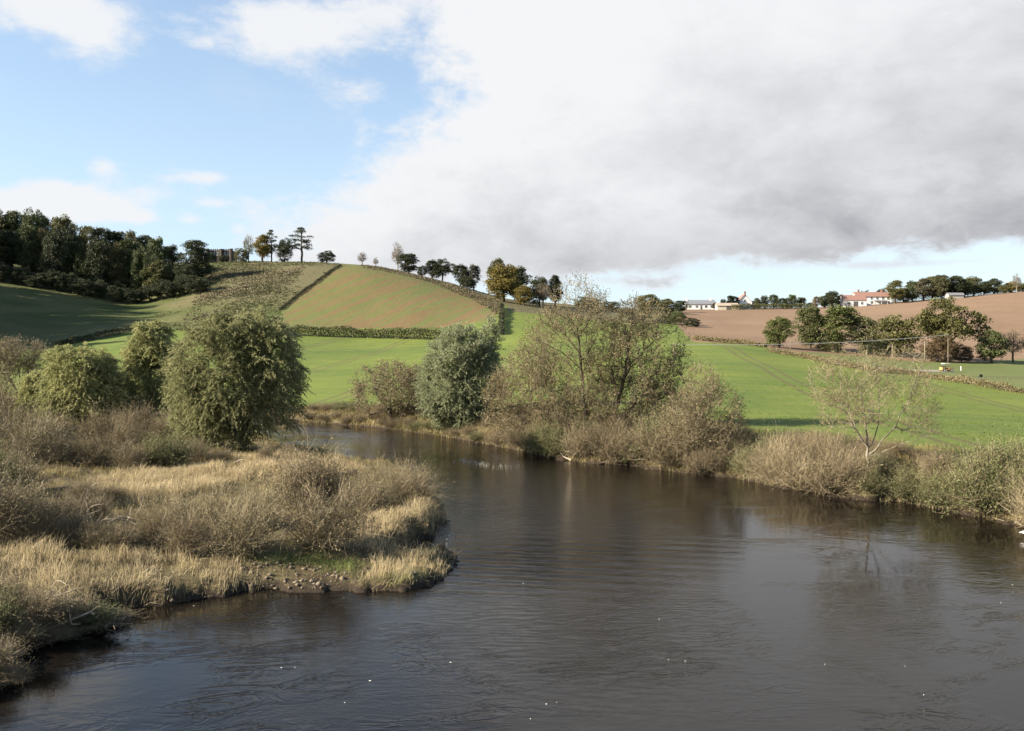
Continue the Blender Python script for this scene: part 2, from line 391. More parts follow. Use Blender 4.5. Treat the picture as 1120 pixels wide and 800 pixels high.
# ------------------------------------------------------------------ terrain materials
def grass_mat(name, c1, c2, c3, rowdir=None, rows=0.0, tram=None, patch=.02):
    m, nt, b = new_mat(name); p, X, Y, Z = position(nt)
    n = noise(nt, p, patch, 6, .6, .4); f = noise(nt, p, .9, 6, .7); g = noise(nt, combine(nt, X * .12, Y * .8, 0.0), .35, 5, .65); h2 = noise(nt, p, .15, 6, .68)
    col = mixc(nt, ((n - .5) * 3.0 + (g - .5) * 2.0 + (h2 - .5) * 1.6 + .5).min(1.0).max(0.0), c1, c2)
    col = mixc(nt, f.sstep(.42, .72) * .75, col, c3)
    if rowdir:
        u = X * rowdir[0] + Y * rowdir[1]
        w = (u * rows * 6.283 + (n - .5) * 2).sin() * .5 + .5
        col = mixc(nt, w * .16 * f, col, [x * .55 for x in c1])
        if tram:
            t = ((u + (n - .5) * 3) / tram).fract() * tram
            k = (t - 1.0).abs().sstep(.5, .15).max((t - 3.0).abs().sstep(.5, .15))
            col = mixc(nt, k * .75 * f.sstep(.2, .55), col, (.085, .066, .034))
    setc(nt, b, col)
    bump(nt, b, (f * .12 + noise(nt, p, 4.0, 4, .7) * .05), .7)
    return m
M_meadow = grass_mat('meadow_grass', (.064, .104, .014), (.124, .156, .022), (.120, .124, .042), (.99, -.12), .6, 21.0)
M_pasture = grass_mat('pasture_grass', (.090, .115, .030), (.115, .132, .042), (.11, .12, .05), (.1, 1), .12)
def hill_material():
    m, nt, b = new_mat('rough_hill_grass'); p, X, Y, Z = position(nt)
    n = noise(nt, p, .03, 6, .62, .6); f = noise(nt, p, .45, 7, .72); s = noise(nt, combine(nt, X * .8, Y * .25, Z), .5, 5, .7)
    col = mixc(nt, n.sstep(.35, .65), (.050, .066, .014), (.094, .096, .034))
    # old bracken and heather high on the slope
    br = (Z + (n - .5) * 26 + (X + 150) * .05).sstep(21, 32) * (X + (n - .5) * 40).sstep(-165, -130)
    col = mixc(nt, br * .8, col, mixc(nt, s, (.085, .068, .040), (.125, .112, .052)))
    col = mixc(nt, (f.sstep(.5, .75)) * .5, col, (.045, .048, .018))
    setc(nt, b, col); bump(nt, b, f * .7 + s * .3, .8)
    return m
M_hill = hill_material()
def stubble_material():
    m, nt, b = new_mat('thin_crop_on_red_soil'); p, X, Y, Z = position(nt)
    n = noise(nt, p, .035, 6, .6, .5); f = noise(nt, p, .7, 6, .7)
    u = X * .97 - Y * .26
    st = noise(nt, combine(nt, u * 1.0, (X * .26 + Y * .97) * .05, 0.0), .26, 5, .65)
    st2 = noise(nt, combine(nt, u * 1.0, (X * .26 + Y * .97) * .06, 3.0), 1.6, 3, .6)
    lowr = (Z * -.035 + 1.35 + (X + 60) * .006 + (n - .5) * 1.6)
    k = ((st - .5) * 5.0 + (st2 - .5) * 2.0 + lowr * .22 + .38).sstep(.15, .9)
    col = mixc(nt, k, (.090, .108, .027), (.132, .086, .036))
    col = mixc(nt, f * .3, col, (.11, .096, .042))
    setc(nt, b, col); bump(nt, b, st2 * .25 + f * .2, .6)
    return m
M_stub = stubble_material()
def plough_material():
    m, nt, b = new_mat('ploughed_red_soil'); p, X, Y, Z = position(nt)
    n = noise(nt, p, .012, 5, .6, .3); f = noise(nt, p, 1.1, 6, .7)
    u = X * .5 + Y * .87
    w = ((u * 1.6 + (n - .5) * 8).sin() * .5 + .5)
    col = mixc(nt, n.sstep(.3, .7), (.152, .098, .060), (.190, .128, .082))
    col = mixc(nt, w * .25 * f, col, (.11, .07, .046)); col = mixc(nt, f.sstep(.55, .8) * .35, col, (.22, .155, .11))
    setc(nt, b, col); bump(nt, b, f * .2 + w * .12, .7)
    return m
M_plough = plough_material()
def bank_material():
    m, nt, b = new_mat('bank_earth_and_litter'); p, X, Y, Z = position(nt)
    n = noise(nt, p, .35, 6, .65, .5); f = noise(nt, p, 3.5, 7, .72); s = noise(nt, p, 14.0, 4, .7)
    col = mixc(nt, n.sstep(.35, .7), (.085, .062, .034), (.150, .125, .062))
    col = mixc(nt, f.sstep(.45, .7) * .6, col, (.06, .058, .024))
    mud = (Z * -1.0 + .30 + (f - .5) * .5).sstep(-.05, .2)
    col = mixc(nt, mud, col, (.036, .026, .017))
    setc(nt, b, col); bump(nt, b, f * .16 + s * .05, 1.0)
    return m
M_bank = bank_material()
M_road = flat_mat('pale_road_surface', (.24, .215, .18), .9, .2, 1.2)

# regions, as outlines in photo pixels of the visible ground
stub_poly = [(549, 334), (520, 325), (470, 305), (440, 297), (410, 291), (385, 288.5), (372, 290), (340, 313), (308, 339), (312, 357), (400, 359.5), (482, 359), (540, 350)]
plough_poly = [(757, 374), (738, 352), (745, 340), (790, 334), (900, 330), (960, 326), (1060, 318), (1120, 310), (1700, 250), (1700, 394), (1120, 393), (1060, 396.5), (1000, 396), (960, 391), (860, 384), (830, 377.5)]
hedge_right = [(845, 385), (880, 391), (930, 401), (985, 410), (1040, 417), (1120, 430), (1300, 436), (1700, 440)]
left_hedge = [(-300, 405), (0, 392), (40, 384), (80, 376), (120, 368), (155, 361.5)]
PR = HY - (Zg - CAM_H) * F / Yg                              # photo row of every terrain vertex
fc = lambda a: (a[:-1, :-1] + a[1:, :-1] + a[:-1, 1:] + a[1:, 1:]) / 4
fpx, fpy, fY, fsd, fX = fc(PXg), fc(PR), fc(Yg), fc(np.where(np.abs(sd) > 900, 500, sd)), fc(Xg)
fisl = island[:-1, :-1]
jit = (fbm(fX * .3, fY * .3, 31, 3) - .5)
reg = np.zeros(fpx.shape, int)                               # 0 meadow
hl = np.interp(fpx, [p[0] for p in left_hedge] + [200, 300, 310, 490, 549, 560], [p[1] for p in left_hedge] + [361, 360, 359.5, 359.5, 340, 325])
reg[(fpx < 556) & (fpy < hl + jit * .6) & (fY > 180)] = 1    # rough hill
reg[(fY > 330) & (fpx >= 556) & (fpx < 745)] = 1
reg[in_poly(fpx + jit * 2, fpy + jit * 1.2, stub_poly) & (fY > 230) & (fY < 440)] = 2
pm = in_poly(fpx + jit * 3, fpy + jit * 1.0, plough_poly) & (fY > 205)
reg[pm] = 3; reg[(fY > 300) & (fpx > 757)] = 3
hr = np.interp(fpx, [p[0] for p in hedge_right], [p[1] for p in hedge_right])
reg[(reg == 0) & (fpx > 845) & (fpy < hr) & (fY > 110)] = 4  # paler pasture beyond the hedge
reg[(fY < 175) & (fisl | (fsd < 6.5 + jit * 5))] = 5         # banks and bed
names = ['meadow', 'hillside', 'crop_field', 'ploughed_field', 'pasture', 'river_bank']
mats = [M_meadow, M_hill, M_stub, M_plough, M_pasture, M_bank]
nr, nc = Xg.shape; vid = np.arange(nr * nc).reshape(nr, nc)
allq = np.stack([vid[:-1, :-1], vid[:-1, 1:], vid[1:, 1:], vid[1:, :-1]], -1)
allv = np.stack([Xg, Yg, Zg], -1).reshape(-1, 3)
for r, (nm, mt) in enumerate(zip(names, mats)):
    q = allq[reg == r]
    if not len(q): continue
    u, inv = np.unique(q.ravel(), return_inverse=True)
    g = Geo(); g.add(allv[u], quads=inv.reshape(-1, 4)); o = g.build(nm, mt, smooth_shade=True); tag(o, kind='structure')

# the pale road that shows in front of the right-hand trees
g = Geo(); pts = [(905, 396.5), (930, 399), (955, 402), (980, 404.5), (1010, 406), (1040, 406.5)]
cen = [ground_px(a, b, 90) for a, b in pts]; vs = []
for (x, y, z) in cen:
    for k in (-2.6, 2.6): vs.append((x, y + k, float(gz(x, y + k)) + .05))
g.add(vs, quads=[(2 * i, 2 * i + 2, 2 * i + 3, 2 * i + 1) for i in range(len(cen) - 1)]); tag(g.build('road', M_road), kind='structure')

# ------------------------------------------------------------------ water
def water_material():
    m, nt, b = new_mat('peaty_river_water'); p, X, Y, Z = position(nt)
    b.inputs['Base Color'].default_value = (.0065, .0052, .0040, 1); b.inputs['Roughness'].default_value = .035
    b.inputs['IOR'].default_value = 1.33; b.inputs['Specular IOR Level'].default_value = .37
    flow = combine(nt, X * .75 + Y * .5, Y * .75 - X * .35, 0.0)
    a = noise(nt, combine(nt, X * .55, Y * 1.0, 0.0), 1.1, 6, .55, 1.6); c = noise(nt, flow, 5.0, 4, .6, .8); s = noise(nt, combine(nt, X * .8, Y * 1.0, 0.0), .16, 3, .5, 1.8)
    rif = noise(nt, combine(nt, X * .6, Y * 1.6, 0.0), 2.6, 5, .62, .9)
    cur = noise(nt, combine(nt, X * .35 + Y * .12, Y * .75 - X * .2, 0.0), .9, 3, .6, 2.2)
    cur = (cur - .5).abs().sstep(.0, .09) * s.sstep(.42, .60)
    def spot(x, y, rx, ry):
        u = (X - x) / rx; w = (Y - y) / ry
        return ((u * u + w * w) * -1.0).exp()
    x1, y1 = on_water(560, 545); x2, y2 = on_water(600, 590); x3, y3 = on_water(575, 615)
    fast = (spot(x1, y1, 6.5, 20) + spot(x2, y2, 6, 6) * .8 + spot(x1 - 3, 95, 12, 14) * .8 + spot(14, 62, 9, 6) * .5 + spot(4, 27, 9, 6) * .35).min(1.0)
    train = ((Y * 5.2 + X * .9 + (a - .5) * 5.0).sin() * .5 + .5) * (spot(x3, y3, 4.6, 4.2) + spot(on_water(640, 600)[0], on_water(640, 600)[1], 5, 2.6) * .6).min(1.0)
    h = a * .0065 + c * .0036 * (s.sstep(.42, .62) + .12) + rif * fast * .05 + train * .07 + cur * .008
    bump(nt, b, h, 1.0, 1.0)
    return m
g = Geo()
g.add([(-180, -70, 0), (110, -70, 0), (110, 165, 0), (-180, 165, 0)], quads=[(0, 1, 2, 3)])
tag(g.build('river_water', water_material()), kind='structure')
# ------------------------------------------------------------------ plants: growing branches towards crown points
def bark_mat(name, a, b, scale=3.0):
    m, nt, p = new_mat(name); tcn = nt.nodes.new('ShaderNodeTexCoord'); v = E(nt, tcn.outputs['Object'])
    n = noise(nt, v, scale, 6, .65, .5)
    setc(nt, p, mixc(nt, n.sstep(.3, .7), a, b)); bump(nt, p, n * .05, 1.0); return m
BK_DARK = bark_mat('dark_bark', (.030, .023, .016), (.075, .060, .042))
BK_GREY = bark_mat('grey_brown_bark', (.050, .040, .028), (.115, .095, .068))
BK_PALE = bark_mat('pale_grey_bark', (.11, .096, .07), (.25, .22, .165))
BK_RED = bark_mat('red_brown_bark', (.10, .060, .035), (.20, .125, .075))
L_WILLOW = leaf_mat('willow_leaves', (.120, .128, .052), (.330, .322, .165), .38, spec=.12)
L_YWILLOW = leaf_mat('yellowing_willow_leaves', (.170, .180, .072), (.375, .370, .170), .38, spec=.12)
L_SILVER = leaf_mat('silvery_willow_leaves', (.190, .208, .118), (.330, .350, .210), .38, spec=.1)
L_OLIVE = leaf_mat('sparse_olive_leaves', (.102, .085, .042), (.205, .168, .088), .3)
L_BROWN = leaf_mat('withered_brown_leaves', (.108, .092, .046), (.220, .186, .098), .25)
L_GREEN = leaf_mat('bank_shrub_leaves', (.070, .086, .030), (.175, .178, .078), .3)
TW_BROWN = leaf_mat('brown_twigs', (.105, .079, .050), (.240, .186, .124), 0)
TW_RED = leaf_mat('reddish_twigs', (.110, .086, .053), (.230, .182, .115), 0)
TW_TAN = leaf_mat('tan_twigs', (.125, .100, .056), (.285, .235, .140), 0)
L_YTWIG = leaf_mat('yellowish_twig_leaves', (.125, .125, .045), (.240, .225, .095), .3)
L_OSIER = leaf_mat('thin_osier_leaves', (.130, .112, .058), (.265, .222, .125), .3)
TW_PALE = leaf_mat('pale_twigs', (.13, .104, .062), (.28, .228, .140), 0)
FAR = leaf_mat('far_foliage', (.48, .50, .45), (1.0, 1.0, 1.0), .18, objcol=True)
NEEDLE = leaf_mat('pine_needles', (.026, .038, .020), (.060, .075, .036), .1)

def grow(rng, tips, trunks, r_base, r_tip=.008, step=.45, pathw=.25, lift=.12, p=2.3):
    tips = np.asarray(tips, float)
    cap = 400 + sum(len(t) for t in trunks) + int(len(tips) * 14)
    P = np.zeros((cap, 3)); par = np.full(cap, -1, int); D = np.zeros(cap); n = 0
    for ti, t in enumerate(trunks):
        t = np.asarray(t, float)
        # refine the polyline
        seg = np.linalg.norm(np.diff(t, axis=0), axis=1); cum = np.concatenate([[0], np.cumsum(seg)])
        m = max(2, int(cum[-1] / step) + 1); q = np.stack([np.interp(np.linspace(0, cum[-1], m), cum, t[:, k]) for k in range(3)], 1)
        q[1:-1] += rng.normal(size=(m - 2, 3)) * step * .10
        st = 0
        if ti == 0: prev = -1
        else:
            prev = int(np.argmin(np.linalg.norm(P[:n] - q[0], axis=1))); st = 1
        for k in range(st, m):
            P[n] = q[k]; par[n] = prev; D[n] = 0 if prev < 0 else D[prev] + np.linalg.norm(q[k] - P[prev]); prev = n; n += 1
    base = P[0]
    order = np.argsort(np.linalg.norm(tips - base, axis=1) + rng.normal(size=len(tips)) * .3)
    tipidx = []
    for i in order:
        t = tips[i]; dv = t - P[:n]; d = np.linalg.norm(dv, axis=1)
        up = dv[:, 2] / (d + 1e-6)
        cost = d * (1 + .5 * (up < -.2)) + pathw * D[:n]
        if n > 3: cost[:2] += 1.0
        j = int(np.argmin(cost)); L = d[j]; m = max(1, int(round(L / step)))
        pd = P[j] - P[par[j]] if par[j] >= 0 else np.array([0, 0, 1.]); pd = pd / (np.linalg.norm(pd) + 1e-9)
        c = P[j] + pd * L * .30 + np.array([0, 0, L * lift]) + dv[j] * .2
        prev = j
        for k in range(1, m + 1):
            if n >= cap: break
            s = k / m; q = (1 - s) ** 2 * P[j] + 2 * s * (1 - s) * c + s * s * t
            if k < m: q = q + rng.normal(size=3) * step * .09
            P[n] = q; par[n] = prev; D[n] = D[prev] + np.linalg.norm(q - P[prev]); prev = n; n += 1
        tipidx.append(prev)
    P = P[:n]; par = par[:n]
    acc = np.zeros(n); R = np.zeros(n); heavy = np.full(n, -1)
    for i in range(n - 1, -1, -1):
        R[i] = max(r_tip, acc[i] ** (1 / p)) if acc[i] > 0 else r_tip
        if par[i] >= 0:
            acc[par[i]] += R[i] ** p
    for i in range(1, n):
        a = par[i]
        if a >= 0 and (heavy[a] < 0 or R[i] > R[heavy[a]]): heavy[a] = i
    k = math.log(r_base / r_tip) / math.log(max(R[0], r_tip * 1.5) / r_tip)
    R = r_tip * (R / r_tip) ** k
    return P, par, R, heavy, np.array(tipidx)

def wood(geo, P, par, R, heavy, rmin=0.0, flare=True):
    n = len(P); started = []
    for i in range(n):
        if par[i] < 0 or heavy[par[i]] != i: started.append(i)
    for s in started:
        ch = [s]; 
        while heavy[ch[-1]] >= 0: ch.append(heavy[ch[-1]])
        if par[s] >= 0: ch = [par[s]] + ch
        if len(ch) < 2: continue
        r = R[ch].copy()
        if par[s] >= 0: r[0] = min(r[0], r[1] * 1.15)
        elif flare: r[0] *= 1.5
        if r.max() < rmin: continue
        r[-1] *= .5
        sides = 8 if r.max() > .09 else (5 if r.max() > .03 else 3)
        geo.tube(P[ch], r, sides, tint=.5, cap=False)

def branch_dir(P, par):
    d = np.zeros_like(P); k = par >= 0; d[k] = P[k] - P[par[k]]; d[~k] = (0, 0, 1)
    return d / (np.linalg.norm(d, axis=1, keepdims=True) + 1e-9)

def twigs(geo, rng, P, d, per, L, w, spread=.8, up=.15, droop=0.0, tint=(0, 1)):
    N = len(P) * per; p0 = np.repeat(P, per, 0); dd = np.repeat(d, per, 0) + rng.normal(size=(N, 3)) * spread + np.array([0, 0, up])
    dd /= np.linalg.norm(dd, axis=1, keepdims=True) + 1e-9
    l = (L * rng.uniform(.5, 1.25, N))[:, None]
    p1 = p0 + dd * l * .5 + rng.normal(size=(N, 3)) * l * .05
    p2 = p0 + dd * l + rng.normal(size=(N, 3)) * l * .10 + np.array([0, 0, 1.]) * (up * .3 - droop) * l
    geo.ribbons(p0, p1, p2, w, rng, rng.uniform(tint[0], tint[1], N))
    return p0, p1, p2

def ell_points(rng, n, ells, shell=.0):
    """points in a union of ellipsoids (cx,cy,cz,rx,ry,rz); shell>0 pushes them outwards"""
    vol = np.array([e[3] * e[4] * e[5] for e in ells]) ** .75; pick = rng.choice(len(ells), n, p=vol / vol.sum())
    e = np.array(ells)[pick]; u = rng.normal(size=(n, 3)); u /= np.linalg.norm(u, axis=1, keepdims=True)
    r = rng.uniform(0, 1, n) ** (1 / 3.); r = r * (1 - shell) + shell * (.75 + .25 * r)
    return e[:, :3] + u * r[:, None] * e[:, 3:]

def sprays(geo, rng, tips, centre, nspray, nleaf, L, leafL, leafW, droop, up=.35, rnd=.75, tint0=None):
    """leafy sprays hanging from each crown point"""
    N = len(tips) * nspray; p0 = np.repeat(tips, nspray, 0)
    out = p0 - centre; out /= np.linalg.norm(out, axis=1, keepdims=True) + 1e-9
    d = out * .8 + rng.normal(size=(N, 3)) * rnd + np.array([0, 0, up]); d /= np.linalg.norm(d, axis=1, keepdims=True) + 1e-9
    l = L * rng.uniform(.6, 1.3, N)
    M = N * nleaf; t = rng.uniform(.1, 1, M); i = np.repeat(np.arange(N), nleaf)
    pos = p0[i] + d[i] * (l[i] * t)[:, None]; pos[:, 2] -= droop * l[i] * t * t
    tang = d[i] * 1.0; tang[:, 2] -= 2 * droop * t; tang += rng.normal(size=(M, 3)) * .55
    base = np.repeat(rng.uniform(.15, .7, len(tips)) if tint0 is None else tint0, nspray)[i]
    geo.leaves(pos, tang, leafL * rng.uniform(.7, 1.3, M), leafW * rng.uniform(.7, 1.3, M), rng, np.clip(base + rng.normal(size=M) * .22, 0, 1))
    # the spray stems
    geo_st = (p0, p0 + d * (l * .5)[:, None] - np.array([0, 0, 1.]) * (droop * l * .25)[:, None], p0 + d * l[:, None] - np.array([0, 0, 1.]) * (droop * l)[:, None])
    return geo_st

PXM = lambda px, Y: (px - CX) / F * Y
def local_ell(base, Y, px, py, rx, ry, depth=1.0, dy=0.0):
    """crown ellipsoid seen at a photo position (centre px,py and half sizes in pixels), relative to the tree's base"""
    s = Y / F
    return (wx(px, Y) - base[0], dy, wz(py, Y) - base[2], rx * s, (rx * s) * depth, ry * s)
def local_pts(base, Y, pts, dys=None):
    return [(wx(a, Y) - base[0], (dys[i] if dys else 0), wz(b, Y) - base[2]) for i, (a, b) in enumerate(pts)]

def leafy_tree(name, label, cat, px, Y, ells, trunks, seed, leaf, bark, ntips=300, nspray=7, nleaf=22, L=.9, leafL=.20, leafW=.05, droop=.5, rb=.25, shell=.45, group=None, up=.35):
    rng = np.random.default_rng(seed); b = at(px, Y)
    t = thing(name, label, cat, b, group=group)
    E_ = [local_ell(b, Y, *e) for e in ells]
    tips = ell_points(rng, ntips, E_, shell)
    tips = tips[(tips[:, 2] > .35) & (fbm(tips[:, 0] * .75 + seed, tips[:, 2] * .75 + tips[:, 1] * .5, seed + 1, 2) > .27)]
    T = [local_pts(b, Y, tr[0], tr[1] if len(tr) > 1 else None) for tr in trunks]
    T[0] = [(T[0][0][0], 0, -.3)] + T[0][1:]
    P, par, R, hv, ti = grow(rng, tips, T, rb, .012, .5)
    g = Geo(); wood(g, P, par, R, hv); g.build('trunk', bark, t, True)
    c = np.array([np.mean([e[k] for e in E_]) for k in range(3)])
    g = Geo()
    tint0 = np.clip(.42 + (fbm(tips[:, 0] * .6 + 9, tips[:, 2] * .6 + tips[:, 1] * .4, seed) - .5) * 1.3, .05, .95)
    st = sprays(g, rng, tips, c, nspray, nleaf, L, leafL, leafW, droop, up, tint0=tint0)
    g.build('crown', leaf, t)
    g = Geo(); k = rng.uniform(size=len(st[0])) < .4
    g.ribbons(st[0][k], st[1][k], st[2][k], .018, rng, rng.uniform(0, .6, k.sum())); g.build('twigs', TW_BROWN, t)
    return t

def bare_tree(name, label, cat, px, Y, ells, trunks, seed, bark, twmat, leaf=None, ntips=420, per=7, L=.7, w=.012, rb=.2, leaves=0, leafL=.10, leafW=.06, shell=.25, up=.2, spread=.7, group=None, rt=.010, lift=.12, side=1.0):
    rng = np.random.default_rng(seed); b = at(px, Y)
    t = thing(name, label, cat, b, group=group)
    E_ = [local_ell(b, Y, *e) for e in ells]
    tips = ell_points(rng, ntips, E_, shell); tips = tips[(tips[:, 2] > .3) & (fbm(tips[:, 0] * .6 + seed, tips[:, 2] * .6 + tips[:, 1] * .4, seed + 1, 2) > .31)]
    T = [local_pts(b, Y, tr[0], tr[1] if len(tr) > 1 else None) for tr in trunks]
    T[0] = [(T[0][0][0], 0, -.3)] + T[0][1:]
    P, par, R, hv, ti = grow(rng, tips, T, rb, rt, .42, lift=lift)
    g = Geo(); wood(g, P, par, R, hv); g.build('trunk', bark, t, True)
    d = branch_dir(P, par); g = Geo()
    small = np.where(R < rt * 2.2)[0]; small = small[rng.uniform(size=len(small)) < side]
    a = twigs(g, rng, P[ti], d[ti], per, L, w, spread, up); a2 = twigs(g, rng, P[small], d[small], 2, L * .7, w * .85, spread * 1.1, up)
    g.build('twigs', twmat, t)
    if leaves:
        g = Geo(); A0 = np.vstack([a[1], a2[1]]); A2 = np.vstack([a[2], a2[2]])
        i = rng.integers(0, len(A0), leaves); s = rng.uniform(-.3, 1, leaves)[:, None]
        pos = A0[i] * (1 - s) + A2[i] * s
        g.leaves(pos, rng.normal(size=(leaves, 3)), leafL * rng.uniform(.6, 1.3, leaves), leafW, rng, np.clip(rng.normal(.5, .28, leaves), 0, 1))
        g.build('crown', leaf, t)
    return t

# ------------------------------------------------------------------ left bank willows
leafy_tree('willow_tree', 'largest willow on the near bank, broad olive-green crown down to the ground beside the water', 'tree', 268, 70,
    [(240, 402, 50, 55), (292, 400, 36, 55), (213, 436, 27, 40), (262, 372, 42, 33), (305, 425, 24, 50), (255, 440, 50, 40)],
    [([(268, 500), (266, 470), (258, 430), (250, 390), (248, 365)],), ([(267, 480), (282, 440), (293, 400), (297, 375)],), ([(266, 485), (240, 455), (222, 430)],)],
    101, L_WILLOW, BK_DARK, 980, 9, 24, 1.0, .20, .050, .5, .34, .5)
leafy_tree('willow_tree', 'narrow pale willow close behind the left side of the largest willow', 'tree', 164, 84,
    [(165, 380, 23, 27), (156, 415, 20, 34), (177, 402, 18, 42)], [([(164, 462), (164, 430), (165, 385)],), ([(164, 450), (174, 420), (178, 395)],)],
    102, L_YWILLOW, BK_DARK, 400, 9, 24, .95, .21, .058, .55, .2, .45)
leafy_tree('willow_tree', 'rounded yellow-green willow on the near bank above brown scrub', 'tree', 95, 80,
    [(88, 405, 35, 26), (68, 432, 22, 26), (108, 428, 22, 32), (88, 430, 30, 30)], [([(95, 478), (93, 450), (86, 410)],), ([(94, 468), (108, 440), (110, 415)],), ([(94, 468), (75, 445), (66, 425)],)],
    103, L_YWILLOW, BK_DARK, 480, 9, 24, .95, .21, .058, .5, .2, .45)
leafy_tree('willow_tree', 'small low willow leaning out left of the rounded yellow-green willow', 'tree', 42, 84,
    [(45, 428, 17, 20), (33, 445, 15, 18)], [([(42, 476), (43, 450), (45, 425)],)],
    104, L_YWILLOW, BK_DARK, 180, 9, 22, .8, .21, .055, .45, .12, .4)
bare_tree('thorn_tree', 'reddish brown leafless tree at the left edge below the shaded hill', 'tree', 22, 98,
    [(18, 392, 28, 20), (42, 396, 14, 20), (0, 400, 22, 20)], [([(22, 455), (22, 420), (20, 390)],), ([(22, 435), (36, 405)],), ([(22, 435), (6, 405)],)],
    105, BK_GREY, TW_RED, L_BROWN, 480, 10, .9, .02, .14, 9000, .14, .08)
bare_tree('thorn_tree', 'brown leafless thicket tree between the rounded willow and the narrow willow', 'tree', 128, 88,
    [(128, 432, 18, 24)], [([(128, 472), (128, 440), (129, 418)],)], 106, BK_GREY, TW_RED, L_BROWN, 260, 9, .8, .02, .10, 4000, .14, .08)

# ------------------------------------------------------------------ far bank trees
leafy_tree('willow_tree', 'silvery green willow standing on the far bank at the river bend', 'tree', 505, 92,
    [(505, 393, 33, 34), (487, 425, 27, 38), (523, 415, 26, 46), (505, 445, 28, 26), (535, 372, 12, 20)], [([(505, 480), (504, 440), (506, 385)],), ([(505, 465), (522, 425), (532, 380)],), ([(505, 465), (488, 430)],)],
    111, L_SILVER, BK_DARK, 860, 10, 28, 1.0, .18, .048, .15, .24, .45, up=.7)
bare_tree('alder_tree', 'low spreading leafless tree with dark forked trunk left of the silvery willow', 'tree', 432, 102,
    [(428, 424, 44, 28), (452, 432, 24, 28), (405, 434, 20, 20)], [([(434, 478), (430, 462), (424, 448), (412, 432)],), ([(432, 470), (442, 452), (452, 430)],), ([(427, 456), (428, 435), (430, 412)],), ([(434, 472), (455, 452), (470, 440)],)],
    112, BK_DARK, TW_BROWN, L_OLIVE, 700, 10, .95, .018, .36, 15000, .16, .09, up=.15, lift=.05)
bare_tree('alder_tree', 'tallest bare tree on the far bank, slender dark trunk and open branches', 'tree', 638, 74,
    [(630, 340, 36, 36), (610, 372, 36, 36), (650, 362, 22, 44), (602, 425, 36, 44), (645, 430, 26, 44)], [([(638, 498), (640, 460), (638, 420), (634, 385), (631, 350), (629, 318)], [0, 0, .2, 0, -.2, 0]), ([(633, 385), (618, 366), (603, 353), (593, 338)], [0, -.3, -.8, -1.2]), ([(637, 405), (616, 386), (592, 374)], [0, .4, .9]), ([(640, 450), (612, 448), (580, 446), (555, 428)], [0, -.6, -1.2, -1.4]), ([(632, 372), (645, 350), (652, 328)], [0, .3, .6]), ([(644, 500), (650, 460), (652, 420)], [.4, .6, 1.0]), ([(630, 500), (622, 465), (612, 430)], [-.3, -.6, -.9])],
    113, BK_DARK, TW_TAN, L_OLIVE, 760, 8, .85, .012, .17, 16000, .11, .07, shell=.3, up=.45, spread=.55)
bare_tree('alder_tree', 'broad olive-brown tree leaning right beside the tallest bare tree', 'tree', 655, 75,
    [(692, 385, 50, 46), (700, 352, 28, 24), (722, 412, 28, 44), (668, 405, 30, 42), (692, 442, 52, 30), (735, 380, 18, 34), (665, 450, 34, 34), (728, 450, 30, 32)], [([(655, 497), (664, 470), (676, 442), (684, 410), (690, 370), (694, 335)], [0, 0, .3, .5, .5, .5]), ([(682, 420), (664, 392), (646, 372), (640, 365)], [.4, -.4, -1, -1.2]), ([(672, 455), (695, 448), (722, 446), (745, 436)], [.3, -.8, -1.4, -1.6]), ([(686, 400), (712, 380), (730, 355)], [.5, 1.0, 1.6]), ([(668, 462), (672, 430), (668, 405)], [.2, -.9, -1.5])],
    114, BK_DARK, TW_TAN, L_OLIVE, 1350, 9, .85, .013, .30, 40000, .12, .08, shell=.3, up=.2)
bare_tree('alder_tree', 'pale brown thicket tree between the silvery willow and the tallest bare tree', 'tree', 588, 79,
    [(572, 425, 36, 40), (600, 440, 34, 42), (552, 442, 24, 38), (588, 398, 28, 30), (612, 455, 34, 34)], [([(588, 490), (585, 455), (578, 420)],), ([(588, 475), (605, 440), (606, 415)],), ([(587, 478), (565, 452), (555, 430)],), ([(588, 480), (612, 462), (625, 440)],)],
    115, BK_GREY, TW_TAN, L_OLIVE, 1100, 10, .85, .013, .15, 20000, .13, .085, up=.25)
bare_tree('hawthorn_tree', 'rounded reddish brown bush tree right of the leaning olive-brown tree', 'tree', 772, 66,
    [(768, 430, 24, 30), (780, 455, 34, 34), (752, 462, 28, 36), (795, 475, 22, 26), (770, 485, 40, 26)], [([(774, 515), (772, 480), (766, 425)],), ([(776, 515), (788, 470), (792, 435)], [0, .4, .8]), ([(772, 515), (756, 475), (746, 440)], [0, -.4, -.7]), ([(778, 515), (800, 485), (812, 462)], [0, -.6, -1.0]), ([(770, 515), (765, 470), (758, 425)], [.2, .9, 1.2])],
    116, BK_GREY, TW_RED, L_BROWN, 950, 10, .8, .013, .10, 9000, .11, .08, up=.35)
bare_tree('ash_tree', 'pale-limbed sparse small tree fanning out over the far bank bushes', 'tree', 954, 54.8,
    [(905, 418, 22, 26), (935, 405, 34, 24), (985, 408, 32, 28), (1008, 440, 22, 24), (958, 440, 50, 26), (1005, 468, 20, 12), (925, 450, 32, 24)],
    [([(952, 545), (950, 510), (950, 490), (946, 455), (942, 415)], [0, 0, 0, .1, .2]), ([(950, 492), (930, 462), (912, 436), (898, 412)], [0, -.3, -.5, -.7]), ([(951, 494), (963, 465), (967, 430), (966, 405)], [0, .4, .7, .8]), ([(951, 498), (975, 470), (990, 440), (996, 418)], [0, -.2, -.4, -.6]), ([(952, 500), (972, 488), (995, 478), (1015, 473)], [0, -.7, -1.1, -1.3]), ([(942, 480), (934, 455), (928, 425)], [0, .5, .9])],
    117, BK_PALE, TW_TAN, L_YTWIG, 900, 10, .62, .009, .085, 8500, .075, .045, shell=.35, up=.2, spread=.6, rt=.007)

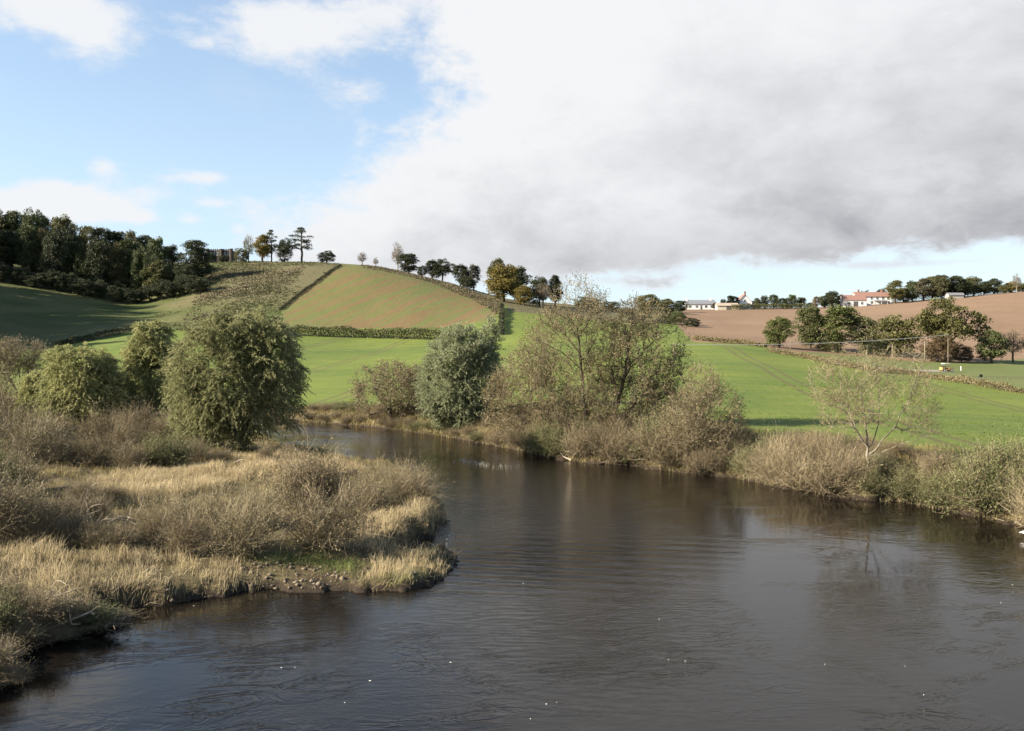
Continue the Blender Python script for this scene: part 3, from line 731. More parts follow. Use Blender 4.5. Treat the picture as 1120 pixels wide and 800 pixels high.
# ------------------------------------------------------------------ shrubs: prototypes copied along the banks
def make_shrub(name, seed, h, r, nstem, twper, nleaf, twmat, leafmat, leafL=.09, leafW=.05, arch=.35):
    """a multi-stemmed shrub; returns its two meshes"""
    rng = np.random.default_rng(seed); g = Geo()
    N = nstem; a = rng.uniform(0, 6.283, N); q = rng.uniform(0, 1, N) ** .55
    p0 = np.stack([np.cos(a) * q * r * .28, np.sin(a) * q * r * .28, np.full(N, -.1)], 1)
    lob = .45 + 1.0 * fbm(np.cos(a) * q * 1.7 + seed, np.sin(a) * q * 1.7 + 5, seed, 2)
    hh = h * lob * rng.uniform(.40, 1.15, N) * np.sqrt(np.clip(1 - (q * .93) ** 2, .05, 1)); ex = r * q * rng.uniform(.75, 1.1, N)
    p2 = np.stack([np.cos(a) * ex, np.sin(a) * ex, hh], 1) + rng.normal(size=(N, 3)) * r * .16 + np.array([rng.normal() * .18, rng.normal() * .18, 0]) * r
    p1 = p0 * .45 + p2 * .55 + np.array([0, 0, 1.]) * (h * arch * .35) * q[:, None] + rng.normal(size=(N, 3)) * r * .13
    g.ribbons(p0, p1, p2, .024 * rng.uniform(.5, 1.2, N), rng, rng.uniform(0, .6, N))
    # twigs along the upper stems
    M = N * twper; i = np.repeat(np.arange(N), twper); t = rng.uniform(.3, 1, M)[:, None]
    b = (1 - t) ** 2 * p0[i] + 2 * t * (1 - t) * p1[i] + t * t * p2[i]
    d = (p2 - p0)[i]; d /= np.linalg.norm(d, axis=1, keepdims=True); d = d + rng.normal(size=(M, 3)) * .85 + np.array([0, 0, .2])
    l = (h * .26 * rng.uniform(.4, 1.2, M))[:, None]
    e = b + d * l; mdl = b + d * l * .5 + rng.normal(size=(M, 3)) * l * .1
    g.ribbons(b, mdl, e, .011, rng, rng.uniform(.2, 1, M))
    stems = g.mesh(name + '_stems', twmat)
    lv = None
    if nleaf:
        g = Geo(); i = rng.integers(0, M, nleaf); s = rng.uniform(0, 1.1, nleaf)[:, None]
        pos = b[i] * (1 - s) + e[i] * s + rng.normal(size=(nleaf, 3)) * .03
        tn = .5 + (fbm(pos[:, 0] * 1.5, pos[:, 2] * 1.5 + pos[:, 1], seed) - .5) * .9 + rng.normal(size=nleaf) * .18
        g.leaves(pos, d[i] + rng.normal(size=(nleaf, 3)) * .8, leafL * rng.uniform(.6, 1.4, nleaf), leafW, rng, np.clip(tn, 0, 1))
        lv = g.mesh(name + '_leaves', leafmat)
    return stems, lv
SHR = {
 'brown': [make_shrub('brown_shrub', 201 + i, 2.2, 1.5, 170, 14, 4200, TW_BROWN, L_BROWN, .085, .05) for i in range(3)],
 'red': [make_shrub('red_shrub', 211 + i, 2.0, 1.6, 170, 14, 3400, TW_RED, L_BROWN, .08, .045) for i in range(2)],
 'pale': [make_shrub('pale_shrub', 221 + i, 1.5, 1.4, 330, 7, 500, TW_PALE, L_BROWN, .08, .03, .5) for i in range(2)],
 'olive': [make_shrub('olive_shrub', 231 + i, 2.0, 1.5, 170, 10, 8500, TW_BROWN, L_GREEN, .10, .05) for i in range(3)],
 'osier': [make_shrub('osier_shrub', 241 + i, 2.3, 1.7, 230, 9, 3600, TW_TAN, L_OSIER, .11, .03, .15) for i in range(2)],
}
SHNAME = {'brown': 'twiggy_shrub', 'red': 'briar_shrub', 'pale': 'dead_weed_clump', 'olive': 'leafy_shrub', 'osier': 'osier_shrub'}
SHCAT = {'brown': 'shrub', 'red': 'shrub', 'pale': 'weeds', 'olive': 'shrub', 'osier': 'shrub'}
BELTS = {}
def shrub(kind, X, Y, s, belt, sz=None, z=None, name=None):
    v = SHR[kind][random.randrange(len(SHR[kind]))]
    t = thing(SHNAME[kind], None, SHCAT[kind], (X, Y, float(gz(X, Y)) if z is None else z), random.uniform(0, 6.283))
    t.scale = (s * random.uniform(.9, 1.15), s * random.uniform(.9, 1.15), (sz or s) * random.uniform(.92, 1.08))
    o = link('stems', v[0], t)
    if v[1]: link('leaves', v[1], t)
    BELTS.setdefault((belt, kind), []).append((CX + F * X / Y, t))
    return t
ORD = 'first second third fourth fifth sixth seventh eighth ninth tenth eleventh twelfth thirteenth fourteenth fifteenth sixteenth seventeenth eighteenth nineteenth twentieth'.split()
def ordinal(i):
    if i < 20: return ORD[i]
    tens = {2: 'twenty', 3: 'thirty', 4: 'forty', 5: 'fifty'}[(i + 1) // 10]
    return tens + ('-' + ORD[(i + 1) % 10 - 1] if (i + 1) % 10 else '')
# ------------------------------------------------------------------ shrubs on the far (right-hand) bank
pl = np.array([on_water(*p) for p in [(1180, 592)] + right_bank[:19]])
sg = np.linalg.norm(np.diff(pl, axis=0), axis=1); cs = np.concatenate([[0], np.cumsum(sg)])
TOPB = [(330, 447), (370, 450), (400, 456), (470, 468), (540, 472), (545, 462), (580, 455), (620, 460), (700, 455), (730, 448), (760, 466), (800, 474), (830, 478), (870, 478), (905, 474), (940, 494), (990, 500), (1020, 495), (1050, 504), (1080, 494), (1110, 490), (1150, 496)]
def shore_point(s, off):
    k = min(max(np.searchsorted(cs, s) - 1, 0), len(sg) - 1); t = (s - cs[k]) / sg[k]
    q = pl[k] * (1 - t) + pl[k + 1] * t; d = (pl[k + 1] - pl[k]) / sg[k]
    nrm = np.array([d[1], -d[0]]); 
    if shore(*(q + nrm * 1.0))[0] < 0: nrm = -nrm
    q = q + nrm * off
    return float(q[0]), float(q[1])
r2 = random.Random(77)
def kinds_for(px, back):
    if px > 1040: return ['olive', 'olive', 'olive', 'brown'] if back else ['olive', 'pale', 'olive']
    if px > 985: return ['olive', 'brown', 'olive'] if back else ['pale', 'olive', 'brown']
    if px > 800: return ['brown', 'olive', 'brown', 'red'] if back else ['brown', 'olive', 'brown', 'red', 'pale', 'brown']
    if px > 680: return ['brown', 'olive', 'red'] if back else ['brown', 'olive', 'red', 'brown', 'brown']
    if px > 540: return ['brown', 'olive', 'brown'] if back else ['brown', 'olive', 'brown', 'pale']
    return ['brown', 'olive', 'brown'] if back else ['brown', 'olive', 'brown']
for row, (off, stp, frac) in enumerate([(.55, 1.6, .6), (2.4, 1.8, .8), (4.0, 2.0, .95), (5.6, 2.2, 1.0)]):
    s = .8 + row * .7
    while s < cs[-1]:
        X, Y = shore_point(s, off + r2.uniform(-.35, .35)); px = CX + F * X / Y
        s += stp * r2.uniform(.75, 1.25) * (1 if px > 560 else 1.25)
        if px < 335 or px > 1175: continue
        z = float(gz(X, Y)); top = np.interp(px, [p[0] for p in TOPB], [p[1] for p in TOPB])
        h = (wz(top, Y) - z) * frac * r2.uniform(.85, 1.3); h = min(max(h, .8), 4.0)
        if row >= 2 and 400 < px < 470: h *= .8
        k = r2.choice(kinds_for(px, row > 0))
        hk = {'brown': 2.2, 'red': 2.0, 'pale': 1.5, 'olive': 2.0}[k]
        w = max(h / hk, .62) if k != 'pale' else max(.7, min(h / hk, 1.25))
        shrub(k, X, Y, w, ['front', 'middle', 'middle', 'back'][row], h / hk)

# ------------------------------------------------------------------ scrub on the near bank: (column, row of the foot, height in px, kind)
SCRUB = [
 # behind, below the willows
 (8, 470, 52, 'red'), (30, 474, 46, 'brown'), (58, 482, 44, 'brown'), (112, 486, 36, 'brown'), (132, 490, 42, 'red'), (150, 480, 40, 'brown'), (185, 482, 34, 'brown'), (205, 486, 28, 'red'), (228, 492, 24, 'brown'), (-20, 478, 50, 'brown'),
 (5, 503, 62, 'brown'), (38, 506, 60, 'osier'), (70, 507, 52, 'brown'), (100, 510, 46, 'brown'), (130, 508, 34, 'red'), (-25, 508, 60, 'brown'),
 (165, 511, 44, 'olive'), (186, 513, 34, 'olive'), (150, 515, 34, 'brown'), (215, 505, 24, 'brown'), (240, 506, 22, 'red'), (290, 505, 18, 'brown'), (318, 502, 22, 'brown'),
 (20, 540, 44, 'brown'), (55, 545, 42, 'osier'), (-10, 545, 48, 'olive'), (88, 548, 34, 'brown'), (118, 545, 22, 'brown'),
 # tangle at the left
 (-15, 590, 66, 'brown'), (15, 592, 68, 'brown'), (48, 594, 62, 'red'), (82, 597, 52, 'brown'), (112, 600, 48, 'red'), (130, 602, 40, 'brown'), (30, 570, 48, 'osier'), (70, 572, 42, 'brown'), (105, 570, 32, 'brown'),
 # the osiers in the middle
 (190, 588, 62, 'osier'), (215, 595, 74, 'osier'), (245, 604, 86, 'osier'), (270, 606, 80, 'osier'), (300, 604, 74, 'osier'), (232, 580, 64, 'osier'), (170, 595, 40, 'brown'), (325, 600, 76, 'osier'), (350, 596, 70, 'red'), (205, 604, 48, 'brown'), (288, 580, 56, 'osier'), (262, 574, 48, 'osier'),
 (345, 570, 66, 'osier'), (365, 568, 74, 'osier'), (388, 563, 74, 'osier'), (404, 558, 54, 'red'), (330, 555, 52, 'brown'), (372, 546, 52, 'osier'), (355, 552, 58, 'brown'),
 (425, 553, 54, 'osier'), (446, 549, 48, 'red'), (436, 540, 42, 'osier'), (412, 540, 46, 'osier'),
 # rough corner at the lower left
 (10, 668, 46, 'brown'), (40, 676, 46, 'brown'), (72, 682, 36, 'brown'), (98, 684, 24, 'olive'), (-5, 690, 46, 'olive'), (28, 700, 26, 'pale'), (60, 700, 22, 'pale'), (118, 682, 13, 'brown'), (4, 748, 26, 'brown'), (22, 724, 16, 'pale'), (-8, 725, 30, 'brown'),
]
for (px, py, hp, k) in SCRUB:
    X, Y, z = ground_px(px, py, 20, 128); h = hp * Y / F * random.uniform(.6, .95)
    if float(shore(X, Y)[0]) < -.2: continue
    if k == 'osier' and py > 535 and random.random() < .42: continue
    hk = {'brown': 2.2, 'red': 2.0, 'pale': 1.5, 'olive': 2.0, 'osier': 2.3}[k]
    belt = 'corner' if py > 640 else ('tangle' if (py > 560 and px < 150) else ('osiers' if py > 535 and px > 150 else 'behind'))
    shrub(k, X, Y, max(h / hk, .5) * (1.0 if k != 'brown' else 1.05), belt, h / hk)
LOOK = {'brown': 'brown twiggy shrub', 'red': 'reddish briar shrub', 'pale': 'straw-coloured clump of dead weeds', 'olive': 'olive-green leafy shrub', 'osier': 'upright many-stemmed osier'}
WHERE = {'front': ("at the water's edge of the far bank", 'shrubs along the far bank'), 'middle': ("in the middle of the far bank's bushes", 'shrubs along the far bank'), 'back': ('beside the meadow, behind the far bank bushes', 'shrubs along the far bank'),
         'corner': ("on the near bank's lower left corner", 'scrub on the near bank'), 'tangle': ('in the left tangle above pale grass', 'scrub on the near bank'), 'osiers': ('in the thicket on the grassy spit', 'scrub on the near bank'), 'behind': ('below the near bank willows', 'scrub on the near bank')}
for (belt, k), L in BELTS.items():
    L.sort(key=lambda a: a[0])
    for i, (_, o) in enumerate(L):
        o['label'] = (LOOK[k] + ' ' + WHERE[belt][0] + (', %s from left' % ordinal(i) if len(L) > 1 else '')).strip(); o['group'] = WHERE[belt][1]

# ------------------------------------------------------------------ grasses (uncountable)
M_dry = leaf_mat('dry_pale_grass', (.26, .205, .115), (.52, .43, .265), .3, rough=.7)
M_rough = leaf_mat('rough_bank_grass', (.105, .098, .036), (.275, .215, .095), .3, rough=.7)
M_lush = leaf_mat('green_bank_grass', (.085, .120, .030), (.165, .195, .060), .3)
def blades(X, Y, hgt, rng, w, lean=.6):
    n = len(X); z = gz(X, Y); p0 = np.stack([X, Y, z - .03], 1); a = rng.uniform(0, 6.283, n)
    wind = np.stack([fbm(X * .9, Y * .9, 41, 2) - .35, fbm(X * .9, Y * .9, 47, 2) - .55], 1) * 1.2
    l = hgt * rng.uniform(.6, 1.25, n)
    lodge = fbm(X * .8 + 3, Y * .8, 111, 3) + rng.normal(size=n) * .12 > .56      # beaten-down patches
    lean = np.where(lodge, lean * 2.1, lean); wind = wind * np.where(lodge, 2.2, 1.0)[:, None]
    off = (np.stack([np.cos(a), np.sin(a)], 1) * (lean * rng.uniform(.2, 1, n))[:, None] + wind * .55) * l[:, None]
    p1 = p0 + np.concatenate([off * .35, (l * np.where(lodge, .38, .62))[:, None]], 1); p2 = p0 + np.concatenate([off, (l * np.sqrt(np.clip(1 - .5 * (off ** 2).sum(1) / l ** 2, .06, 1)))[:, None]], 1)
    return p0, p1, p2
def sow(name, mat, n, box, dens, hfun, seed, w):
    """n candidate blades over a ground box (x0,x1,y0,y1), kept with probability dens"""
    rng = np.random.default_rng(seed); x0, x1, y0, y1 = box
    X = rng.uniform(x0, x1, n); Y = np.sqrt(rng.uniform(y0 * y0, y1 * y1, n)) if y0 > 0 else rng.uniform(y0, y1, n)
    sd_, lf = shore(X, Y); px = CX + F * X / Y; py = HY - (gz(X, Y) - CAM_H) * F / Y
    k = rng.uniform(size=n) < dens(px, py, X, Y, sd_, lf)
    X, Y, px, py, sd_ = X[k], Y[k], px[k], py[k], sd_[k]
    h = hfun(px, py, X, Y, sd_)
    p0, p1, p2 = blades(X, Y, h, rng, w)
    g = Geo(); tn = np.clip((fbm(X * .8, Y * .8, seed + 3) - .5) * 1.5 + .5 + rng.normal(size=len(X)) * .2, 0, 1)
    g.ribbons(p0, p1, p2, w * (Y / 45.0) ** .5, rng, tn)
    return tag(g.build(name, mat), kind='stuff')
PALE = [
 [(-60, 592), (0, 596), (60, 604), (110, 608), (150, 604), (185, 612), (250, 618), (285, 622), (292, 645), (250, 652), (200, 660), (150, 668), (110, 668), (85, 655), (40, 650), (0, 640), (-60, 640)],
 [(95, 530), (140, 520), (205, 512), (300, 512), (350, 508), (340, 524), (250, 530), (200, 545), (150, 555), (110, 550)],
 [(370, 600), (400, 590), (420, 575), (440, 560), (455, 540), (470, 536), (492, 552), (494, 580), (470, 594), (440, 606), (505, 604), (505, 622), (490, 640), (440, 650), (400, 652), (380, 640), (410, 625), (400, 610)],
 [(320, 590), (380, 575), (420, 560), (440, 565), (410, 590), (370, 600)],
 [(255, 500), (330, 500), (420, 520), (340, 520), (260, 515)],
]
def pale_mask(px, py):
    m = np.zeros(px.shape)
    for p in PALE: m = np.maximum(m, in_poly(px, py, p).astype(float))
    return m
clear = [(250, 612), (330, 600), (400, 602), (410, 628), (375, 640), (345, 645), (300, 650), (285, 640)]
def d_pale(px, py, X, Y, s, lf):
    cl = np.clip((fbm(X * 1.0, Y * 1.0, 61, 3) - .22) * 2.6, .06, 1)
    a = pale_mask(px + (fbm(X, Y, 8) - .5) * 14, py + (fbm(X, Y, 15) - .5) * 8) * cl * lf * (1 - .85 * in_poly(px, py, clear))
    return a * (s > .02)
sow('dry_grass', M_dry, 430000, (-40, 4, 28, 72), d_pale, lambda px, py, X, Y, s: .12 + .95 * fbm(X * .9, Y * .9, 71, 3) ** 1.4 * np.clip(.5 + s * .6, .6, 1), 301, .017)
def d_rough(px, py, X, Y, s, lf):
    cl = np.clip((fbm(X * .7, Y * .7, 81, 3) - .3) * 2.6, .05, 1)
    return cl * lf * (s > .05) * (1 - .6 * pale_mask(px, py)) * (1 - .5 * in_poly(px, py, clear)) * (px > -130)
sow('rough_grass', M_rough, 330000, (-62, 4, 20, 110), d_rough, lambda px, py, X, Y, s: .15 + .5 * fbm(X * .6, Y * .6, 91, 3), 302, .02)
def d_green(px, py, X, Y, s, lf):
    spots = np.exp(-((px - 372) / 22) ** 2 - ((py - 618) / 7) ** 2) + .8 * np.exp(-((px - 322) / 34) ** 2 - ((py - 612) / 6) ** 2) + .5 * np.exp(-((px - 70) / 40) ** 2 - ((py - 690) / 12) ** 2) + .5 * np.exp(-((px - 450) / 40) ** 2 - ((py - 638) / 9) ** 2)
    return np.clip(spots, 0, 1) * lf * (s > .1)
sow('green_grass', M_lush, 330000, (-20, 3, 28, 50), d_green, lambda px, py, X, Y, s: .10 + .22 * fbm(X * .9, Y * .9, 93, 3), 303, .016)
def d_far(px, py, X, Y, s, lf):
    a = np.clip((fbm(X * .5, Y * .5, 83, 3) - .22) * 2.4, .1, 1) * np.clip(1.35 - s / 7, 0, 1)
    return a * (~lf) * (s > .05) * (s < 9) * (px > 315) * (px < 1200)
sow('far_bank_grass', M_rough, 420000, (-30, 34, 38, 118), d_far, lambda px, py, X, Y, s: .25 + .55 * fbm(X * .5, Y * .5, 95, 3), 304, .03)
def d_farpale(px, py, X, Y, s, lf):
    a = np.clip((fbm(X * .6, Y * .6, 87, 3) - .30) * 3.0, .0, 1) * np.clip(1.6 - s / 1.6, 0, 1)
    wgt = np.interp(px, [320, 480, 560, 740, 800, 950, 985, 1200], [.2, .2, .4, .3, .15, .15, .9, .9])
    return a * wgt * (~lf) * (s > .03) * (px > 330) * (px < 1200)
sow('waterside_dry_grass', M_dry, 420000, (-30, 34, 38, 112), d_farpale, lambda px, py, X, Y, s: .25 + .5 * fbm(X * .6, Y * .6, 97, 3), 305, .024)

# rough bracken and tussocks on the far hillside: too many to count
M_brack = leaf_mat('old_bracken', (.075, .066, .036), (.130, .105, .060), .15)
M_tuss = leaf_mat('hill_tussocks', (.055, .070, .022), (.105, .105, .045), .2)
def tufts(name, mat, n, pxr, yr, dens, size, seed):
    rng = np.random.default_rng(seed); px = rng.uniform(*pxr, n); Y = rng.uniform(*yr, n); X = wx(px, Y); z = gz(X, Y)
    py = HY - (z - CAM_H) * F / Y; k = rng.uniform(size=n) < dens(px, py, X, Y)
    X, Y, z = X[k], Y[k], z[k]; m = 7; N = len(X)
    s = size * rng.uniform(.5, 1.3, N) * (.5 + fbm(X * .1, Y * .1, seed))
    pos = np.repeat(np.stack([X, Y, z - .05], 1), m, 0) + rng.normal(size=(N * m, 3)) * np.repeat(s, m)[:, None] * np.array([.45, .45, .12])
    d = rng.normal(size=(N * m, 3)) * .8 + np.array([0, 0, .9])
    g = Geo(); tn = np.clip(np.repeat(fbm(X * .12, Y * .12, seed + 2) * 1.3 - .15, m) + rng.normal(size=N * m) * .18, 0, 1)
    g.leaves(pos, d, np.repeat(s, m) * rng.uniform(.6, 1.2, N * m), np.repeat(s, m) * .5, rng, tn)
    return tag(g.build(name, mat), kind='stuff')
crest = [(392, 287), (405, 289), (440, 296), (500, 313), (545, 330), (545, 345), (520, 330), (470, 309), (430, 299), (400, 294)]
def d_br(px, py, X, Y):
    c = in_poly(px, py, crest) * .9 + ((px > 395) & (px < 545) & (Y > 415) & (Y < 445)) * .4
    hill = in_poly(px, py, [(205, 345), (225, 300), (290, 288), (335, 291), (300, 335), (270, 352)]) * np.clip((fbm(X * .05, Y * .05, 51) - .38) * 4, 0, .9)
    low = in_poly(px, py, [(195, 362), (210, 335), (245, 350), (250, 365)]) * .35
    return np.clip(c + hill + low, 0, 1)
tufts('bracken', M_brack, 30000, (180, 560), (285, 450), d_br, .55, 401)
def d_tu(px, py, X, Y):
    a = in_poly(px, py, [(190, 300), (230, 282), (370, 284), (372, 292), (308, 340), (312, 358), (195, 362), (170, 345)]) * np.clip((fbm(X * .06, Y * .06, 55) - .40) * 3, 0, .7)
    b = in_poly(px, py, [(232, 262), (275, 280), (270, 300), (225, 310)]) * .6
    return a + b
tufts('hill_tussocks', M_tuss, 26000, (165, 400), (285, 470), d_tu, .5, 402)

# tufts that break up the riverside meadow's turf
M_mtuft = leaf_mat('meadow_tufts', (.075, .110, .020), (.135, .160, .032), .25)
def d_mt(px, py, X, Y):
    s_, lf = shore(X, Y)
    return (~lf) * (s_ > 5.5) * np.clip((fbm(X * .09, Y * .22, 57) - .42) * 2.0, .04, .5)
tufts('meadow_tufts', M_mtuft, 26000, (735, 1190), (56, 130), d_mt, .12, 403)
# ------------------------------------------------------------------ hedges
def hedge_line(name, label, cat, pts, h, w, mat, nper, leaf, seed, hv=.35, woody=None):
    """a hedge along ground points (x,y): leaves through an uneven band, with stems inside"""
    rng = np.random.default_rng(seed); pts = np.array(pts, float); sg_ = np.linalg.norm(np.diff(pts, axis=0), axis=1); cs_ = np.concatenate([[0], np.cumsum(sg_)]); L = cs_[-1]
    n = int(L * nper); s = rng.uniform(0, L, n); c = np.stack([np.interp(s, cs_, pts[:, k]) for k in (0, 1)], 1)
    hh = h * (1 - hv + 2 * hv * fbm(s * .35, s * 0 + seed, seed, 3)); ww = w * (.8 + .5 * fbm(s * .3, s * 0, seed + 4))
    u = rng.uniform(-1, 1, n); zz = rng.uniform(0, 1, n) ** .8
    off = u * ww * .5 * np.sqrt(1 - .6 * zz ** 2)
    k = np.clip(np.searchsorted(cs_, s) - 1, 0, len(sg_) - 1); d = np.diff(pts, axis=0)[k] / sg_[k][:, None]; nr_ = np.stack([d[:, 1], -d[:, 0]], 1)
    xy = c + nr_ * off[:, None]; z = gz(xy[:, 0], xy[:, 1]) + zz * hh
    g = Geo(); tn = np.clip(fbm(s * .5, zz * 2, seed + 7) * 1.2 - .1 + rng.normal(size=n) * .2, 0, 1)
    o = Vector((float(pts[0][0]), float(pts[0][1]), float(gz(*pts[0]))))
    g.leaves(np.stack([xy[:, 0], xy[:, 1], z], 1) - np.array(o), rng.normal(size=(n, 3)) + np.array([0, 0, .4]), leaf * rng.uniform(.6, 1.3, n), leaf * .6, rng, tn)
    t = thing(name, label, cat, o); g.build('foliage', mat, t)
    m = int(L * 1.2); s = rng.uniform(0, L, m); c = np.stack([np.interp(s, cs_, pts[:, k]) for k in (0, 1)], 1) + rng.normal(size=(m, 2)) * w * .15
    p0 = np.concatenate([c, gz(c[:, 0], c[:, 1])[:, None] - .1], 1) - np.array(o); p2 = p0 + np.concatenate([rng.normal(size=(m, 2)) * .3, np.full((m, 1), h * .85)], 1)
    g = Geo(); g.ribbons(p0, (p0 + p2) / 2, p2, .09, rng, rng.uniform(0, 1, m)); g.build('stems', TW_BROWN, t)
    return t
M_hedge = leaf_mat('hedge_leaves', (.040, .050, .018), (.120, .115, .045), .15)
M_hedged = leaf_mat('dark_hedge_leaves', (.020, .024, .010), (.050, .050, .022), .1)
M_scrubh = leaf_mat('brambly_hedge_leaves', (.085, .075, .034), (.215, .170, .090), .15)
gp = lambda L, y0=60: [ground_px(a, b, y0)[:2] for a, b in L]
hedge_line('field_hedge', 'long dark green hedge between the lower green field and the striped brown field', 'hedge', gp([(308, 367), (350, 368), (400, 369.5), (450, 371), (486, 371)]), 2.8, 3.0, M_hedge, 190, .42, 501)
hedge_line('field_hedge', 'short dark hedge dropping downhill below the yellowish round tree', 'hedge', gp([(549, 337), (549, 345), (548, 357), (549, 367)]), 1.7, 1.4, M_hedged, 150, .4, 502)
hedge_line('boundary_hedge', 'low straight dark hedge running up the side of the striped brown field', 'hedge', gp([(373, 291), (355, 303), (338, 315), (322, 327), (306, 340)]), .8, 1.0, M_hedged, 80, .32, 503, .6)
hedge_line('boundary_hedge', 'low dark hedge along the foot of the shaded hill, left of the narrow willow', 'hedge', gp([(60, 382), (80, 376), (110, 370), (135, 365), (156, 361.5), (185, 361.5)]), 1.9, 1.4, M_hedged, 130, .35, 504, .2)
hedge_line('boundary_hedge', 'brambly brown hedge across the right-hand green field, below the small pasture', 'hedge', gp([(985, 409), (1010, 413), (1040, 417.5), (1080, 424), (1120, 431), (1160, 434)]), .9, 1.3, M_scrubh, 150, .24, 505, .6)
hedge_line('boundary_hedge', 'overgrown weedy hedge under the roadside trees at the edge of the green field', 'hedge', gp([(842, 385), (870, 390), (900, 396), (930, 402.5), (960, 407.5), (985, 409)]), .75, 2.4, M_scrubh, 170, .24, 506, .6)
hedge_line('skyline_hedge', 'neat dark green hedge along the skyline in front of the distant cottages', 'hedge', [at(a, 476)[:2] for a in (800, 830, 860, 884)], 2.8, 2.5, M_hedge, 120, .5, 507, .15)
hedge_line('skyline_hedge', 'rough dark hedge along the skyline beneath the tall tree row', 'hedge', [at(a, b)[:2] for a, b in ((968, 484), (1000, 486), (1030, 488), (1060, 490), (1095, 492), (1140, 494))], 4.2, 4, M_hedge, 100, .5, 509, .35)
hedge_line('field_hedge', 'thin weedy strip between the green meadow and the ploughed field', 'hedge', gp([(757, 372), (780, 374), (810, 377), (838, 380.5)]), 1.0, 1.6, M_scrubh, 120, .35, 508)

# ------------------------------------------------------------------ far trees: a few grown models, copied with their own colour
def far_model(kind, seed):
    """a tree of height 10 (foot at 0); returns [(part, mesh)]"""
    rng = np.random.default_rng(seed); out = []
    def clumps(cents, rads, per, L, flat=.8):
        g = Geo(); 
        for c, r in zip(cents, rads):
            u = rng.normal(size=(per, 3)); u /= np.linalg.norm(u, axis=1, keepdims=True); u[:, 2] = np.where(rng.uniform(size=per) < .75, np.abs(u[:, 2]), u[:, 2])
            rr = r * rng.uniform(.45, 1.08, per)[:, None]; pos = c + u * rr * np.array([1, 1, flat])
            tn = np.clip(rng.uniform(.15, .7) + rng.normal(size=per) * .2, 0, 1)
            g.leaves(pos, u + rng.normal(size=(per, 3)) * .8, L * rng.uniform(.6, 1.4, per), L * .62, rng, tn)
        return g.mesh('far_%s_crown' % kind, NEEDLE if kind == 'pine' else FAR)
    if kind in ('round', 'oak', 'tall', 'bushy'):
        if kind == 'round': ells = [(0, 0, 5.6, 3.3, 3.3, 3.6), (rng.normal() * .8, rng.normal() * .8, 7.4, 2.2, 2.2, 2.4), (rng.normal() * 1.2, rng.normal() * 1.2, 3.2, 2.8, 2.8, 2.6)]; nt_ = 105; th = 1.2
        elif kind == 'oak': ells = [(0, 0, 6.8, 3.4, 3.2, 2.9), (-3.2, .5, 5.0, 2.6, 2.4, 1.9), (3.6, -.4, 5.6, 2.6, 2.4, 1.8), (.5, 2.5, 5.0, 2.5, 2.2, 2.2), (0, -2.6, 4.8, 2.6, 2.2, 2.2)]; nt_ = 110; th = 2.2
        elif kind == 'tall': ells = [(0, 0, 6.2, 2.0, 2.0, 3.6), (rng.normal() * .5, rng.normal() * .5, 4.2, 2.3, 2.3, 2.6), (0, 0, 8.4, 1.2, 1.2, 1.5)]; nt_ = 85; th = .8
        else: ells = [(0, 0, 4.2, 4.4, 4.4, 4.4), (2, 0, 5.5, 3.2, 3.2, 3.4), (-2.4, .6, 4.6, 3.0, 3.0, 3.4)]; nt_ = 115; th = .4
        tips = ell_points(rng, nt_, ells, .55); tips = tips[(tips[:, 2] > (.3 if kind in ('bushy', 'tall') else (2.2 if kind == 'oak' else .8)))]; tips[:, 2] = np.minimum(tips[:, 2], 9.5)
        P, par, R, hv, ti = grow(rng, tips, [[(0, 0, -.3), (0, 0, th), (rng.normal() * .3, rng.normal() * .3, 5.5)]], .32, .04, .8)
        g = Geo(); wood(g, P, par, R, hv); out.append(('trunk', g.mesh('far_%s_trunk' % kind, BK_DARK, True)))
        out.append(('crown', clumps(tips, rng.uniform(.65, 1.25, len(tips)), 95, .34)))
    elif kind == 'pine':
        tips = []
        for z in (3.9, 5.0, 6.0, 7.1, 8.2, 9.2):
            m = int(3 + (10 - z) * .8)
            for q in range(m):
                a = rng.uniform(0, 6.283); r = rng.uniform(.3, 1) * (3.3 - .32 * abs(z - 5.5) ** 1.3 if z < 8 else 1.6 - (z - 8) * .6); r = max(r, .2)
                tips.append((math.cos(a) * r, math.sin(a) * r, z + rng.normal() * .25))
        tips = np.array(tips)
        P, par, R, hv, ti = grow(rng, tips, [[(0, 0, -.3), (0, 0, 3.0), (.15, 0, 6.0), (.1, .1, 9.3)]], .26, .05, .7, pathw=.02, lift=.02)
        g = Geo(); wood(g, P, par, R, hv); out.append(('trunk', g.mesh('far_pine_trunk', BK_GREY, True)))
        out.append(('crown', clumps(tips, rng.uniform(.6, 1.05, len(tips)), 130, .24, .45)))
    elif kind == 'bare':
        tips = ell_points(rng, 170, [(0, 0, 6.4, 2.2, 2.2, 3.4), (0, 0, 5, 2.6, 2.6, 2.4)], .3); tips = tips[tips[:, 2] > 1.5]
        P, par, R, hv, ti = grow(rng, tips, [[(0, 0, -.3), (0, 0, 2.5), (0, 0, 6), (.2, 0, 9.4)]], .24, .03, .6)
        g = Geo(); wood(g, P, par, R, hv); d = branch_dir(P, par); out.append(('trunk', g.mesh('far_bare_trunk', BK_PALE if seed % 2 else BK_GREY, True)))
        g = Geo(); twigs(g, rng, P[ti], d[ti], 9, 1.1, .045, .7, .35)
        N = 1500; i = rng.choice(ti, N); g.leaves(P[i] + rng.normal(size=(N, 3)) * .45, rng.normal(size=(N, 3)), .20, .13, rng, rng.uniform(0, 1, N))
        out.append(('crown', g.mesh('far_bare_crown', FAR)))
    return out
FM = {k: [far_model(k, 600 + 10 * i + j) for j in range(n)] for i, (k, n) in enumerate([('round', 4), ('oak', 2), ('tall', 3), ('bushy', 3), ('pine', 2), ('bare', 2)])}
